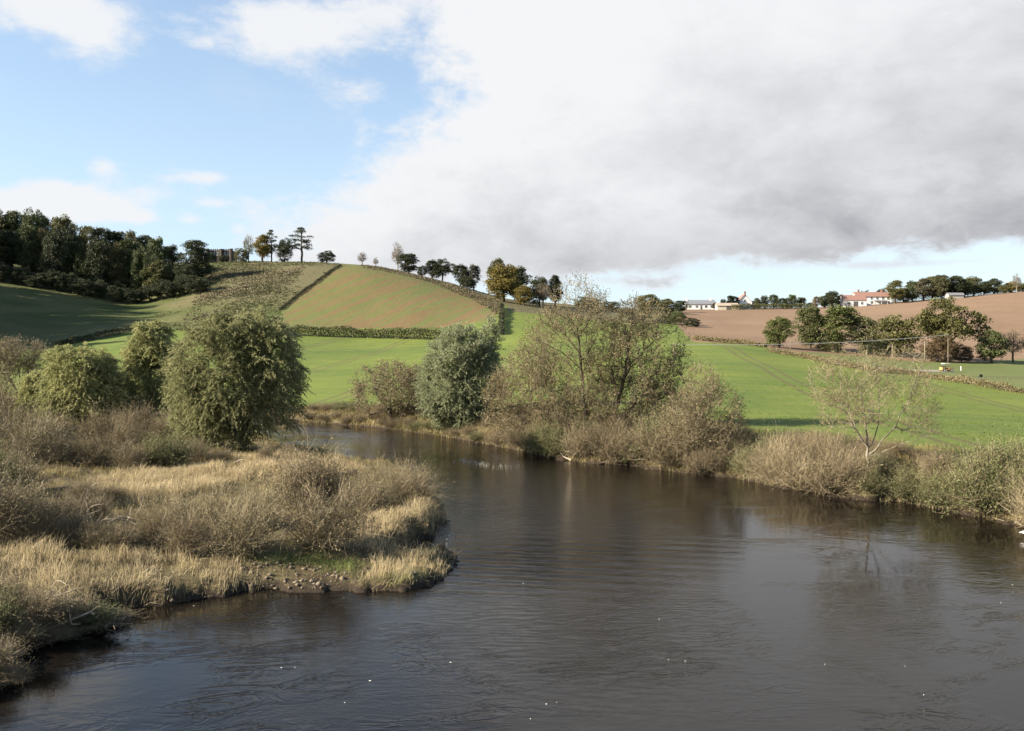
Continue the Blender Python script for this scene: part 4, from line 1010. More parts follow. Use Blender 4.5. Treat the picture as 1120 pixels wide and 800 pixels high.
DARK, MID, OLV, YEL, RUS, BRN, PAL = (.052, .062, .028), (.085, .102, .038), (.130, .126, .048), (.215, .170, .045), (.140, .094, .048), (.185, .145, .095), (.185, .180, .092)
rt_ = random.Random(9)
def far_tree(kind, px, Y, top, width, col, label, name='broadleaf_tree', cat='tree', group=None, sink=.2):
    """top: photo row of the tree's top; width: crown width in photo pixels"""
    X, Y, z = at(px, Y); h = wz(top, Y) - z + sink; nat = {'round': 7.4, 'oak': 10.5, 'tall': 5.2, 'bushy': 10.5, 'pine': 6.6, 'bare': 6.4}[kind]
    top_nat = {'round': 10.1, 'oak': 10.2, 'tall': 10.4, 'bushy': 9.6, 'pine': 9.8, 'bare': 10.4}[kind]
    t = thing(name, label, cat, (X, Y, z - sink), 0.0 if kind == 'oak' else rt_.uniform(0, 6.283), group)
    sxy = width * Y / F / nat; sz = h / top_nat; t.scale = (sxy, sxy, sz)
    for part, me in FM[kind][rt_.randrange(len(FM[kind]))]:
        o = link(part, me, t)
        v = rt_.uniform(.85, 1.15); o.color = (col[0] * v, col[1] * v, col[2] * v, 1)
    return t

# the wood on the left hill: skyline crown tops read off the photo
SKY = [(-60, 222), (0, 226), (17, 229), (37, 224), (51, 234), (71, 237), (88, 246), (102, 246), (119, 249), (136, 249), (153, 254), (170, 260), (187, 268), (205, 272)]
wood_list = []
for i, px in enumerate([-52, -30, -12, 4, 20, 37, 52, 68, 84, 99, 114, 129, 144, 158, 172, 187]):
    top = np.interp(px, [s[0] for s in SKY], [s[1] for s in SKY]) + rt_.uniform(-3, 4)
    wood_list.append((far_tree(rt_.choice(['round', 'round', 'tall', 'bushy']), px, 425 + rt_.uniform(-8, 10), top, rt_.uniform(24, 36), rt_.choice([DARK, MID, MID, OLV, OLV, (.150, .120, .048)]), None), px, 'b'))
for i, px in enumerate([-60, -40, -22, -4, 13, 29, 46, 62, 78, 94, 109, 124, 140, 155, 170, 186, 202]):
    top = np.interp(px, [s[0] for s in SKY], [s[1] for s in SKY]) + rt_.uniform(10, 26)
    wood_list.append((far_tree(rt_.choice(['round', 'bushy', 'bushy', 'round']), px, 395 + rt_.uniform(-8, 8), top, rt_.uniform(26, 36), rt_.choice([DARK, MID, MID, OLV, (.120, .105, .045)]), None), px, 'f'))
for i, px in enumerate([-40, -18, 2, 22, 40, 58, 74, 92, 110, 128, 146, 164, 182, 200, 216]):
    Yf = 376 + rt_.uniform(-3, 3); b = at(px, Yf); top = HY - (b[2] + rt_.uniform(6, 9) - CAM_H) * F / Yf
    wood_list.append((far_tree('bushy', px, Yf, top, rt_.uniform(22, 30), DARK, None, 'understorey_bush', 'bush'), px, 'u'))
for row, ph in (('u', 'dark bush at the foot of the hill wood'), ('b', 'dark tree on the skyline of the hill wood'), ('f', 'dark tree along the front of the hill wood')):
    L = sorted([w for w in wood_list if w[2] == row], key=lambda w: -w[1])
    for i, w in enumerate(L): w[0]['label'] = ph + ', ' + ordinal(i) + " from the wood's right end"; w[0]['group'] = 'trees of the dark wood on the hill'
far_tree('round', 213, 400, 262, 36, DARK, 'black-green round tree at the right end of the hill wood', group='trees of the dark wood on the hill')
# the same wood carries on beyond the frame and shades the valley side
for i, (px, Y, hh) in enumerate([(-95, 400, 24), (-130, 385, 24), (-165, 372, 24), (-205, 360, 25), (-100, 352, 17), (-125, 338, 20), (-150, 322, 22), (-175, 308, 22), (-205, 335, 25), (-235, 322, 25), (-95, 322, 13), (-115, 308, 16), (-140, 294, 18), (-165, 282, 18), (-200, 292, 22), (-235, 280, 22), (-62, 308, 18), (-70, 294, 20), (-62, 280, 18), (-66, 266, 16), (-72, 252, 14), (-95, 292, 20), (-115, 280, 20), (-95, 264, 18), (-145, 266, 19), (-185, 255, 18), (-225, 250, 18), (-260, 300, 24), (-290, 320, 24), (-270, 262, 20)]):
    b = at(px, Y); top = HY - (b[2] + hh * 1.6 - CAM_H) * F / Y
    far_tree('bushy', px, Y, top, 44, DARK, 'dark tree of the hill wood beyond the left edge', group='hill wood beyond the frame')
# hill top
far_tree('bushy', 231, 466, 276, 14, DARK, 'dark bush against the left end of the stone hall', 'bush')
far_tree('bushy', 245, 464, 279, 13, DARK, 'low dark bush below the right end of the stone hall', 'bush')
far_tree('bare', 272, 452, 255, 15, PAL, 'thin leafless tree on the ridge just right of the stone hall', 'bare_tree')
far_tree('bushy', 264, 450, 271, 17, OLV, 'low yellow-green bush tree below the thin leafless tree on the ridge', 'bush')
far_tree('tall', 287, 448, 256, 19, YEL, 'yellow-green tree beside the first pine on the ridge')
far_tree('pine', 297, 452, 251, 20, DARK, 'flat-topped pine rising behind the yellow-green ridge tree', 'pine_tree')
far_tree('bushy', 311, 448, 260, 21, DARK, 'dark bushy evergreen between the two ridge pines')
far_tree('pine', 330, 450, 248, 29, DARK, 'lone broad pine with bare lower trunk on the ridge', 'pine_tree')
far_tree('bushy', 357, 450, 274, 22, DARK, 'low dark windswept thorn right of the lone ridge pine', 'thorn_tree')
far_tree('bare', 396, 445, 275, 13, BRN, 'small twiggy brown tree alone on the ridge', 'bare_tree')
far_tree('bare', 411, 442, 281, 8, BRN, 'tiny twiggy tree on the ridge crest right of the small brown one', 'bare_tree')
far_tree('bare', 435, 438, 264, 18, BRN, 'tall pale leafless tree at the head of the crest trees', 'bare_tree')
far_tree('round', 447, 434, 277, 25, DARK, 'dark round tree right beside the tall pale leafless tree', group='trees along the hill crest')
far_tree('bushy', 462, 432, 290, 12, DARK, 'small dark bush in the gap along the hill crest', 'bush')
far_tree('round', 473, 432, 284, 18, DARK, 'dark crest tree, left half of the middle pair', group='trees along the hill crest')
far_tree('oak', 484, 432, 283, 28, DARK, 'dark spreading crest tree, right half of the middle pair', group='trees along the hill crest')
far_tree('round', 504, 428, 289, 20, DARK, 'dark crest tree left of the greyish one', group='trees along the hill crest')
far_tree('round', 518, 426, 289, 18, (.10, .10, .075), 'greyish thin-leaved crest tree', group='trees along the hill crest')
far_tree('bushy', 511, 420, 302, 16, DARK, 'low dark bush under the crest trees', 'bush')
far_tree('round', 543, 395, 283, 24, OLV, 'olive tree topping the big yellowish tree from behind')
far_tree('round', 551, 374, 288, 40, YEL, 'big yellowish round tree above the short downhill hedge')
far_tree('round', 566, 392, 291, 34, DARK, 'dark round tree behind the big yellowish tree')
far_tree('round', 573, 366, 312, 22, YEL, 'small yellowish tree at the foot of the dark round tree')
far_tree('round', 590, 385, 302, 24, DARK, 'dark green tree between small yellowish and narrow conifer')
far_tree('tall', 607, 395, 300, 16, DARK, 'narrow dark conifer behind the bare riverside branches', 'conifer_tree')
far_tree('bare', 594, 370, 307, 22, BRN, 'leafless pale tree in front of the narrow conifer', 'bare_tree')
far_tree('bushy', 643, 410, 324, 34, OLV, 'low olive tree seen through the tallest bare tree')
far_tree('bushy', 668, 420, 329, 24, DARK, 'low dark tree seen through the leaning riverside tree')
far_tree('round', 708, 430, 322, 30, OLV, 'olive tree on the skyline behind the leaning riverside tree')
far_tree('round', 728, 420, 327, 22, OLV, 'olive tree left of the dark tree on the ploughed field')
far_tree('bushy', 738, 330, 340, 28, MID, 'green tree at the left edge of the ploughed field')
far_tree('round', 745, 445, 329, 18, DARK, 'small dark skyline tree left of the white cottages')
far_tree('bushy', 757, 318, 347, 21, DARK, 'dark bush casting a long shadow over the ploughed field', 'bush')
# skyline right
far_tree('round', 782, 486, 331, 7, DARK, 'small round tree in front of the long white cottage')
far_tree('round', 791, 486, 327, 8, DARK, 'dark round tree just right of the long white cottage')
far_tree('tall', 799, 488, 323, 9, DARK, 'left stem of the round-headed pair by the red-roofed cottage')
far_tree('round', 804, 490, 324, 11, DARK, 'umbrella-headed dark tree left of the red-roofed cottage')
R_ = [(828, 326, 9, MID), (836, 323, 10, DARK), (846, 322, 13, MID), (856, 326, 13, DARK), (866, 322, 13, MID), (876, 325, 14, OLV), (886, 331, 8, DARK)]
for i, (px, top, w, c) in enumerate(R_): far_tree('round', px, 490 + (i % 3) * 4, top, w, c, 'small tree in the skyline row between cottages, ' + ordinal(i) + ' from left', group='skyline trees behind the neat hedge')
for i, (px, top, w, c) in enumerate([(893, 324, 9, BRN), (902, 323, 15, MID), (910, 318, 17, DARK), (920, 322, 13, DARK), (926, 329, 10, MID)]):
    far_tree('round', px, 476 + (i % 2) * 5, top, w, c, 'tree in the skyline clump left of the farmhouse, ' + ordinal(i) + ' from left', group='skyline clump left of the farmhouse')
for i, (px, Y, top, w, c) in enumerate([(946, 500, 317, 15, DARK), (964, 500, 315, 17, DARK)]):
    far_tree('bushy', px, Y, top, w, c, ['dark tree standing behind the red-roofed barn', "dark tree standing behind the farmhouse's left gable"][i])
RIDGE = [(979, 307, 13, OLV, 'tall'), (988, 316, 12, OLV, 'round'), (998, 308, 13, MID, 'round'), (1010, 305, 12, (.12, .11, .07), 'tall'), (1020, 303, 15, OLV, 'round'), (1029, 301, 13, (.10, .10, .05), 'tall'), (1035, 306, 12, OLV, 'round'), (1046, 302, 13, DARK, 'tall'), (1055, 306, 11, MID, 'round'), (1065, 303, 14, OLV, 'round'), (1076, 309, 11, DARK, 'round'), (1087, 306, 13, DARK, 'round'), (1098, 312, 9, OLV, 'bushy'), (1106, 309, 11, YEL, 'round'), (1112, 299, 8, BRN, 'bare'), (1119, 310, 12, OLV, 'bushy'), (1132, 306, 14, DARK, 'round')]
for i, (px, top, w, c, k) in enumerate(RIDGE):
    far_tree(k, px, 478 + (i * 7) % 16 + (4 if px > 1040 else 0), top - 1, w * 1.5, c, 'tree of the tall skyline row above the ploughed hill, ' + ordinal(i) + ' from left', group='skyline row above the ploughed hill', name='bare_tree' if k == 'bare' else 'broadleaf_tree')
# roadside trees on the right
far_tree('round', 852, 222, 346, 34, (.135, .150, .050), 'leftmost roadside tree, a bright rounded green one', group='trees along the road')
far_tree('round', 886, 230, 334, 32, (.105, .115, .042), 'tall narrow green tree second along the road', group='trees along the road')
far_tree('round', 918, 228, 333, 50, (.115, .130, .042), 'broad rounded green tree third along the road', group='trees along the road')
far_tree('tall', 945, 226, 345, 30, PAL, 'pale yellowish feathery tree in the roadside group', group='trees along the road')
far_tree('round', 978, 222, 344, 46, OLV, 'wide olive tree behind the utility pole', group='trees along the road')
far_tree('bushy', 905, 222, 372, 26, OLV, 'low bush between trunks of the green roadside trees', 'bush')
far_tree('bushy', 960, 222, 372, 40, DARK, 'low dark bush beneath the pale feathery tree', 'bush')
far_tree('oak', 1033, 216, 325, 72, (.130, .125, .042), 'large spreading oak over the road, widest tree on the right', 'oak_tree')
far_tree('bushy', 1028, 210, 366, 40, RUS, 'rusty brown bush under the large spreading oak', 'bush')
far_tree('bushy', 1052, 212, 376, 26, (.10, .075, .05), 'dull brown bush right of the rusty one', 'bush')
far_tree('round', 1085, 212, 361, 35, (.095, .110, .042), 'compact dark green tree standing alone right of the oak')
far_tree('bare', 1108, 222, 358, 28, BRN, 'leafless brownish tree at the right edge behind the compact green tree', 'bare_tree')
far_tree('bare', 1128, 222, 356, 26, BRN, 'leafless tree cut by the right edge', 'bare_tree')

# ------------------------------------------------------------------ buildings
M_white = flat_mat('white_render', (.74, .72, .68), .8, .06, .6); M_rtile = flat_mat('red_clay_tiles', (.215, .125, .10), .8, .25, 2.0); M_slate = flat_mat('grey_slate', (.16, .165, .18), .6, .2, 2.0)
M_glass = flat_mat('window_glass', (.03, .035, .04), .15, .1, 1.0, .5); M_stone = flat_mat('old_brown_stone', (.062, .052, .043), .9, .3, 1.2); M_door = flat_mat('painted_door', (.10, .09, .08), .5, .1); M_trim = flat_mat('pale_trim', (.6, .6, .58), .6, .05)
def windows(parent, spots, w, h, y, mat=M_glass, axis='y'):
    for (x, z) in spots:
        f = Geo(); s = -1
        f.box(x - w / 2 - .08, x - w / 2, y - .06, y + .06, z, z + h); f.box(x + w / 2, x + w / 2 + .08, y - .06, y + .06, z, z + h)
        f.box(x - w / 2 - .08, x + w / 2 + .08, y - .06, y + .06, z + h, z + h + .08); f.box(x - w / 2 - .14, x + w / 2 + .14, y - .12, y + .06, z - .1, z)
        f.box(x - .03, x + .03, y - .05, y + .05, z, z + h)
        o = f.build('window', M_trim, parent); p = Geo(); p.box(x - w / 2, x + w / 2, y - .02, y + .03, z, z + h); p.build('pane', mat, o)
def gabled(t, x0, x1, d, eave, ridge, wall, roof, over=.35, ridge_x=True, cx=None):
    """walls from x0..x1, depth d (y 0..d), gable roof; ridge along x or along y"""
    g = Geo()
    if ridge_x:
        v = [(x0, 0, -1.5), (x1, 0, -1.5), (x1, d, -1.5), (x0, d, -1.5), (x0, 0, eave), (x1, 0, eave), (x1, d, eave), (x0, d, eave), (x0, d / 2, ridge), (x1, d / 2, ridge)]
        g.add(v, quads=[(0, 1, 5, 4), (1, 2, 6, 5), (2, 3, 7, 6), (3, 0, 4, 7)], tris=[(4, 8, 7), (5, 6, 9)])
        k = (ridge - eave) / (d / 2); e = eave - k * over + .06; r = ridge + .08
        rv = [(x0 - over, -over, e), (x1 + over, -over, e), (x1 + over, d / 2, r), (x0 - over, d / 2, r), (x1 + over, d + over, e), (x0 - over, d + over, e)]
        rf = Geo(); th = .16
        rv2 = rv + [(a, b, c + th) for a, b, c in rv]
        rf.add(rv2, quads=[(0, 1, 2, 3), (3, 2, 4, 5), (6, 9, 8, 7), (9, 11, 10, 8), (0, 6, 7, 1), (5, 4, 10, 11), (0, 3, 9, 6), (3, 5, 11, 9), (1, 7, 8, 2), (2, 8, 10, 4)])
    else:
        xm = (x0 + x1) / 2
        v = [(x0, 0, -1.5), (x1, 0, -1.5), (x1, d, -1.5), (x0, d, -1.5), (x0, 0, eave), (x1, 0, eave), (x1, d, eave), (x0, d, eave), (xm, 0, ridge), (xm, d, ridge)]
        g.add(v, quads=[(0, 1, 5, 4), (1, 2, 6, 5), (2, 3, 7, 6), (3, 0, 4, 7)], tris=[(4, 5, 8), (6, 7, 9)])
        k = (ridge - eave) / ((x1 - x0) / 2); e = eave - k * over + .06; r = ridge + .08; th = .16
        rv = [(x0 - over, -over, e), (xm, -over, r), (xm, d + over, r), (x0 - over, d + over, e), (x1 + over, -over, e), (x1 + over, d + over, e)]
        rv2 = rv + [(a, b, c + th) for a, b, c in rv]; rf = Geo()
        rf.add(rv2, quads=[(0, 1, 2, 3), (1, 4, 5, 2), (6, 9, 8, 7), (7, 8, 11, 10), (0, 6, 7, 1), (1, 7, 10, 4), (3, 2, 8, 9), (2, 5, 11, 8), (0, 3, 9, 6), (4, 10, 11, 5)])
    g.build('wall', wall, t); return rf.build('roof', roof, t)
def chimney(roof, x, y, z0, z1, mat):
    g = Geo(); g.box(x - .45, x + .45, y - .45, y + .45, z0, z1); g.box(x - .55, x + .55, y - .55, y + .55, z1, z1 + .18); g.build('chimney', mat, roof)
    
def site(px, Y): return at(px, Y)
# farmhouse and its barn
b = site(950, 482); t = thing('farmhouse', 'long white farmhouse with red tiled roof on the ploughed hill skyline', 'house', b)
rf = gabled(t, -6.5, 12.0, 7.5, 4.6, 7.0, M_white, M_rtile); chimney(rf, -4, 3.75, 6.5, 8.2, M_rtile); chimney(rf, 8.5, 3.75, 6.5, 8.2, M_rtile)
windows(t, [(-4.6, 3.1), (-1.6, 3.1), (1.6, 3.1), (4.6, 3.1), (7.6, 3.1), (10.3, 3.1)], 1.1, 1.2, -.01); windows(t, [(-4.6, .9), (1.6, .9), (10.3, .9)], 1.2, 1.3, -.01)
g = Geo(); g.box(-2.1, -1.1, -.06, .05, .0, 2.1); g.build('door', M_door, t)
g = Geo(); v = [(2.4, -2.6, 1.9), (9.4, -2.6, 1.9), (9.4, 0, 2.6), (2.4, 0, 2.6)]; g.add(v + [(x, y, z + .14) for x, y, z in v], quads=[(0, 3, 2, 1), (4, 5, 6, 7), (0, 1, 5, 4), (1, 2, 6, 5), (3, 0, 4, 7)]); po = g.build('porch_roof', M_slate, t)
g = Geo()
for x in (2.7, 5.9, 9.1): g.box(x - .08, x + .08, -2.5, -2.34, -.5, 1.92)
g.build('porch_post', M_trim, po)
b = site(936, 474); t = thing('barn', 'white barn with red hipped roof left of the long farmhouse', 'barn', b)
rf = gabled(t, -6.2, 5.6, 7, 3.4, 5.9, M_white, M_rtile); windows(t, [(-3.5, 1.1), (3.2, 1.1)], 1.2, 1.2, -.01)
g = Geo(); g.box(-1.2, 1.2, -.06, .05, -.2, 2.5); g.build('door', M_door, t)
# red-roofed cottage with a gable
b = site(816, 492); t = thing('cottage', 'cream gabled cottage with steep reddish roof and chimney on the skyline', 'house', b)
rf = gabled(t, -4.6, 3.2, 7, 3.8, 8.0, M_white, M_rtile, ridge_x=False); chimney(rf, .2, 3.2, 7.6, 9.6, M_rtile); windows(t, [(-2.2, 1.0), (.9, 1.0), (-.7, 4.1)], 1.1, 1.2, -.01)
g = Geo(); g.box(3.2, 8.2, .6, 6.4, -1.5, 2.9); g.build('side_wing', M_white, t); g = Geo()
v = [(3.1, .3, 2.85), (8.5, .3, 2.85), (8.5, 6.7, 2.85), (3.1, 6.7, 2.85), (3.1, 3.5, 4.7), (7.2, 3.5, 4.7)]
g.add(v, quads=[(0, 1, 5, 4), (2, 3, 4, 5)], tris=[(1, 2, 5), (3, 0, 4)]); g.build('side_roof', M_rtile, t)
# long white cottage far left of it
b = site(767, 494); t = thing('cottage', 'low long white cottage with grey slate roof on the skyline', 'house', b)
rf = gabled(t, -8.2, 7.6, 6.5, 2.9, 5.0, M_white, M_slate); chimney(rf, -7.2, 3.25, 4.6, 6.4, M_white); chimney(rf, 5.8, 3.25, 4.6, 6.2, M_white)
windows(t, [(-6, 1.0), (-2.5, 1.0), (2.5, 1.0), (5.6, 1.0)], 1.3, 1.1, -.01); g = Geo(); g.box(-.5, .5, -.06, .05, -.1, 2.1); g.build('door', M_door, t)
# low stone farm shed by the field
b = site(797, 478); t = thing('shed', 'low stone-coloured shed at the top of the ploughed field', 'shed', b)
gabled(t, -6, 5, 5, 2.2, 3.5, flat_mat('pale_stone', (.46, .41, .32), .9, .2), flat_mat('dull_tiles', (.30, .25, .2), .9, .25)); g = Geo(); g.box(-1.2, 1.2, -.06, .05, -.2, 1.9); g.build('door', M_door, t)
b = site(1046, 474); t = thing('shed', 'small grey roofed shed under the tall skyline trees', 'shed', b)
gabled(t, -3.8, 3.8, 4, 1.9, 3.0, flat_mat('grey_boards', (.30, .28, .25), .9, .2), M_slate)
# the hall in the wood
b = site(239, 478); zt = wz(274, 478) - b[2]; t = thing('stone_hall', 'brown battlemented stone hall among trees on the left hilltop', 'building', b)
g = Geo(); x0, x1 = -5.5, 7.0; H = zt
g.box(x0, x1, 0, 9, -3, H); 
for i in range(11): xx = x0 + .1 + i * (x1 - x0 - .2) / 11; g.box(xx, xx + .66, .003, .5, H, H + .7)
g.build('wall', M_stone, t)
for xx, hh, rr in ((-5.6, .25, .9), (1.6, .15, .8), (6.7, .3, .9)):
    g = Geo(); g.prism([(xx + rr * math.cos(a * math.pi / 4 + .39), -.3 + rr * math.sin(a * math.pi / 4 + .39)) for a in range(8)], -3, H + hh); 
    g.prism([(xx + rr * 1.15 * math.cos(a * math.pi / 4 + .39), -.3 + rr * 1.15 * math.sin(a * math.pi / 4 + .39)) for a in range(8)], H + hh, H + hh + .5); g.build('tower', M_stone, t)
windows(t, [(-3.9, H - 2.6), (-2.2, H - 2.6), (-.5, H - 2.6), (3.4, H - 2.6), (4.9, H - 2.6), (-3.9, H - 5.6), (-2.2, H - 5.6), (3.4, H - 5.6), (4.9, H - 5.6)], .7, 1.6, -.01)

# ------------------------------------------------------------------ poles and wires, buggy, posts
M_pole = flat_mat('weathered_pole', (.16, .13, .095), .9, .25); M_wire = flat_mat('overhead_wire', (.50, .50, .50), .5, .05); M_black = flat_mat('black_paint', (.015, .015, .016), .5, .1); M_iron = flat_mat('insulator', (.10, .09, .085), .4, .1)
def pole(px, Y, top, label, arm=True, r=.15):
    b = at(px, Y); h = wz(top, Y) - b[2]; t = thing('utility_pole', label, 'utility pole', b, group='utility poles by the road')
    g = Geo(); g.tube([(0, 0, -.4), (0, 0, h * .5), (0, 0, h)], [r, r * .9, r * .75], 8); g.build('pole', M_pole, t, True)
    if arm:
        g = Geo(); g.box(-.75, .75, -.06, .06, h - .5, h - .36); a = g.build('crossarm', M_pole, t)
        for xx in (-.65, 0, .65):
            g = Geo(); g.tube([(xx, 0, h - .358), (xx, 0, h - .26), (xx, 0, h - .16)], [.035, .06, .03], 6); g.build('insulator', M_iron, a)
    return b, h
pole(976, 205, 377, 'weathered utility pole in front of the wide olive tree'); pole(1011.5, 207, 373.5, 'weathered utility pole left of the rusty bush'); pole(948, 212, 383, 'short pale pole under the pale feathery tree', False)
pole(864.5, 208, 372, 'thin pole standing right of the leftmost roadside tree', False, .10)
bA, hA = pole(737, 172, 375.5, 'utility pole hidden behind the leaning riverside tree'); bB, hB = pole(1037, 192, 365.5, 'slim utility pole against the large spreading oak', True, .09)
pa = np.array([bA[0], bA[1], bA[2] + hA - .2]); pb = np.array([bB[0], bB[1], bB[2] + hB - .2])
g = Geo(); s = np.linspace(0, 1, 24)[:, None]; pts = pa * (1 - s) + pb * s; pts[:, 2] -= (4 * s * (1 - s))[:, 0] * .8
g.tube(pts - pa, .035, 5); o = g.build('overhead_wire', M_wire); o.location = pa; tag(o, 'pale overhead wire sagging across the green field to the oak', 'wire')
b = ground_px(1073, 418.5, 100); h = wz(412, b[1]) - b[2]; t = thing('marker_post', 'thin post with round black top standing in the small pasture', 'post', b)
g = Geo(); g.tube([(0, 0, -.2), (0, 0, h)], .045, 6); g.build('post', M_pole, t); g = Geo(); g.tube([(0, -.08, h + .1), (0, .08, h + .1)], .26, 14); g.build('disc', M_black, t)
# thin rail across the pasture
A_ = ground_px(1048, 415, 100); B_ = ground_px(1135, 415.5, 100); t = thing('wire_fence', 'thin wire fence with slim posts across the small pasture', 'fence', A_)
n = 14; xs = np.linspace(A_[0], B_[0], n); ys = np.linspace(A_[1], B_[1], n); zs = gz(xs, ys)
for i in range(n): g = Geo(); g.box(xs[i] - A_[0] - .04, xs[i] - A_[0] + .04, ys[i] - A_[1] - .04, ys[i] - A_[1] + .04, zs[i] - A_[2] - .2, zs[i] - A_[2] + .55); g.build('post', M_pole, t)
g = Geo(); 
for k in (.28, .52): g.tube(np.stack([xs - A_[0], ys - A_[1], zs - A_[2] + k], 1), .02, 4)
g.build('wire', M_iron, t)
b = ground_px(1051, 405.5, 100); t = thing('marker_post', 'short white post on the grass right of the yellow buggy', 'post', b); g = Geo(); g.tube([(0, 0, -.1), (0, 0, .7)], .07, 8); g.build('post', M_white, t); g = Geo(); g.tube([(0, 0, .7), (0, 0, .76), (0, 0, .82)], [.09, .09, .04], 8); g.build('cap', M_trim, t)
# small yellow buggy
b = ground_px(1035, 406.8, 100); t = thing('utility_buggy', 'small yellow buggy with white canopy parked beside the pale road', 'buggy', b, .15)
M_yel = flat_mat('yellow_paint', (.34, .22, .08), .4, .1, 1, .5); M_tyre = flat_mat('tyre_rubber', (.02, .02, .02), .8, .1)
g = Geo(); g.prism([(-1.15, -.5), (1.1, -.5), (1.15, -.35), (1.15, .35), (1.1, .5), (-1.15, .5)], .30, .52); g.prism([(-1.12, -.48), (-.5, -.48), (-.5, .48), (-1.12, .48)], .522, .82); g.prism([(.15, -.48), (1.1, -.48), (1.1, .48), (.15, .48)], .522, .74); g.build('body', M_yel, t)
g = Geo(); g.box(-.42, .1, -.44, .44, .52, .70); g.box(-.50, -.42, -.44, .44, .70, 1.10); g.build('seat', M_black, t)
g = Geo(); g.prism([(-.75, -.5), (.45, -.5), (.55, -.4), (.55, .4), (.45, .5), (-.75, .5)], 1.50, 1.58); c = g.build('canopy', M_white, t); g = Geo()
for x in (-.68, .44):
    for y in (-.45, .45): g.tube([(x, y, .52), (x, y, 1.5)], .03, 5)
g.build('canopy_frame', M_iron, c)
for x in (-.78, .78):
    for y in (-.52, .52):
        g = Geo(); g.tube([(x, y - .1, .28), (x, y + .1, .28)], .28, 14); w_ = g.build('wheel', M_tyre, t); g = Geo(); g.tube([(x, y - .115, .28), (x, y + .115, .28)], .13, 10); g.build('rim', M_trim, w_)

# a faint trodden path over the left-hand field
g = Geo(); cen = [ground_px(a, b, 120) for a, b in [(318, 386), (345, 385.5), (380, 384), (415, 382), (450, 380), (480, 378.5)]]; vs = []
xs = np.concatenate([np.linspace(cen[i][0], cen[i + 1][0], 8, endpoint=False) for i in range(5)]); ys = np.concatenate([np.linspace(cen[i][1], cen[i + 1][1], 8, endpoint=False) for i in range(5)])
for x, y in zip(xs, ys):
    for k in (-.45, .45): vs.append((x, y + k, float(gz(x, y + k)) + .03))
g.add(vs, quads=[(2 * i, 2 * i + 2, 2 * i + 3, 2 * i + 1) for i in range(len(xs) - 1)]); tag(g.build('path', flat_mat('trodden_grass', (.125, .135, .055), .9, .2, 1.0)), kind='structure')

# ------------------------------------------------------------------ driftwood, dead branches, stones, foam, the white bird
M_drift = bark_mat('bleached_driftwood', (.20, .165, .12), (.42, .36, .28)); M_dead = bark_mat('dead_branch_bark', (.055, .042, .03), (.15, .12, .085))
def dead_branch(px, py, length, ang, label, seed, mat, r=.07, ntip=14, rise=.35, name='dead_branch'):
    rng = np.random.default_rng(seed); b = ground_px(px, py, 20, 130); c, s = math.cos(ang), math.sin(ang)
    tips = np.stack([rng.uniform(.3, 1, ntip) * length, rng.normal(size=ntip) * length * .22, np.abs(rng.normal(size=ntip)) * length * rise * .6 + .15], 1)
    P, par, R, hv, ti = grow(rng, tips, [[(0, 0, .02), (length * .35, .1, .12 + .15 * rise), (length * .7, -.05, .15 + length * rise * .4), (length, .1, .1 + length * rise * .5)]], r, .012, .3)
    P = np.stack([P[:, 0] * c - P[:, 1] * s, P[:, 0] * s + P[:, 1] * c, P[:, 2]], 1)
    g = Geo(); wood(g, P, par, R, hv); o = g.build(name, mat, None, True); o.location = b; return tag(o, label, 'branch', 'driftwood and dead branches')
dead_branch(46, 690, 1.6, .25, 'bleached curved dead branch lying at the lower left corner', 701, M_drift, .045)
dead_branch(30, 664, 1.7, .35, 'pale dead branch sticking out of the lower left scrub', 702, M_drift, .04)
dead_branch(66, 674, 1.1, 2.3, 'short reddish pale dead branch in the lower left scrub', 703, M_drift, .035, 6)
dead_branch(20, 585, 3.2, .1, 'dark fallen limb in the tangle at the left edge', 704, M_dead, .14, 20, .3)
dead_branch(85, 592, 3.0, 2.9, 'thick dark fallen branch in the middle of the left tangle', 705, M_dead, .12, 24, .4)
dead_branch(60, 590, 3.4, .5, 'twisted grey branches sprawling over the left tangle', 706, M_drift, .07, 34, .4)
dead_branch(245, 507, 2.2, -.5, 'white bare log lying below the largest willow', 707, M_drift, .08, 5, .2)
dead_branch(215, 505, 2.4, .3, 'tangled grey branches below the left side of the largest willow', 708, M_drift, .06, 26, .4)
dead_branch(172, 510, 1.8, .8, 'bleached branches inside the green leafy shrub under the willows', 709, M_drift, .05, 16, .5)
dead_branch(205, 606, 3.0, .15, 'dark dead stems lying at the foot of the osiers', 710, M_dead, .07, 30, .25)
dead_branch(325, 577, 1.6, .6, 'short pale branch sticking out of the osier thicket', 711, M_drift, .045, 6, .7)
dead_branch(88, 690, 2.2, -.15, 'dark waterlogged branch heap trailing into the river at lower left', 712, M_dead, .09, 40, .18)
dead_branch(625, 504, 2.4, 2.2, 'leaning bleached root stem at the foot of the tallest bare tree', 713, M_drift, .055, 8, .6)
dead_branch(612, 500, 2.8, 1.9, 'forked dead stem left of the tallest bare tree', 714, M_dead, .07, 10, .9)
dead_branch(690, 507, 2.6, .2, 'bleached fallen log between tree roots on the far bank', 715, M_drift, .10, 8, .15)
dead_branch(800, 515, 2.8, 2.1, 'dark leaning dead branch under the reddish brown bush tree', 716, M_dead, .08, 12, .7)
dead_branch(655, 508, 2.6, .05, 'tangle of exposed roots at the leaning tree by the water', 717, M_dead, .10, 40, .2, 'exposed_roots')
dead_branch(435, 474, 2.6, .4, 'dark roots and fallen boughs beneath the low spreading tree', 718, M_dead, .12, 40, .25, 'exposed_roots')
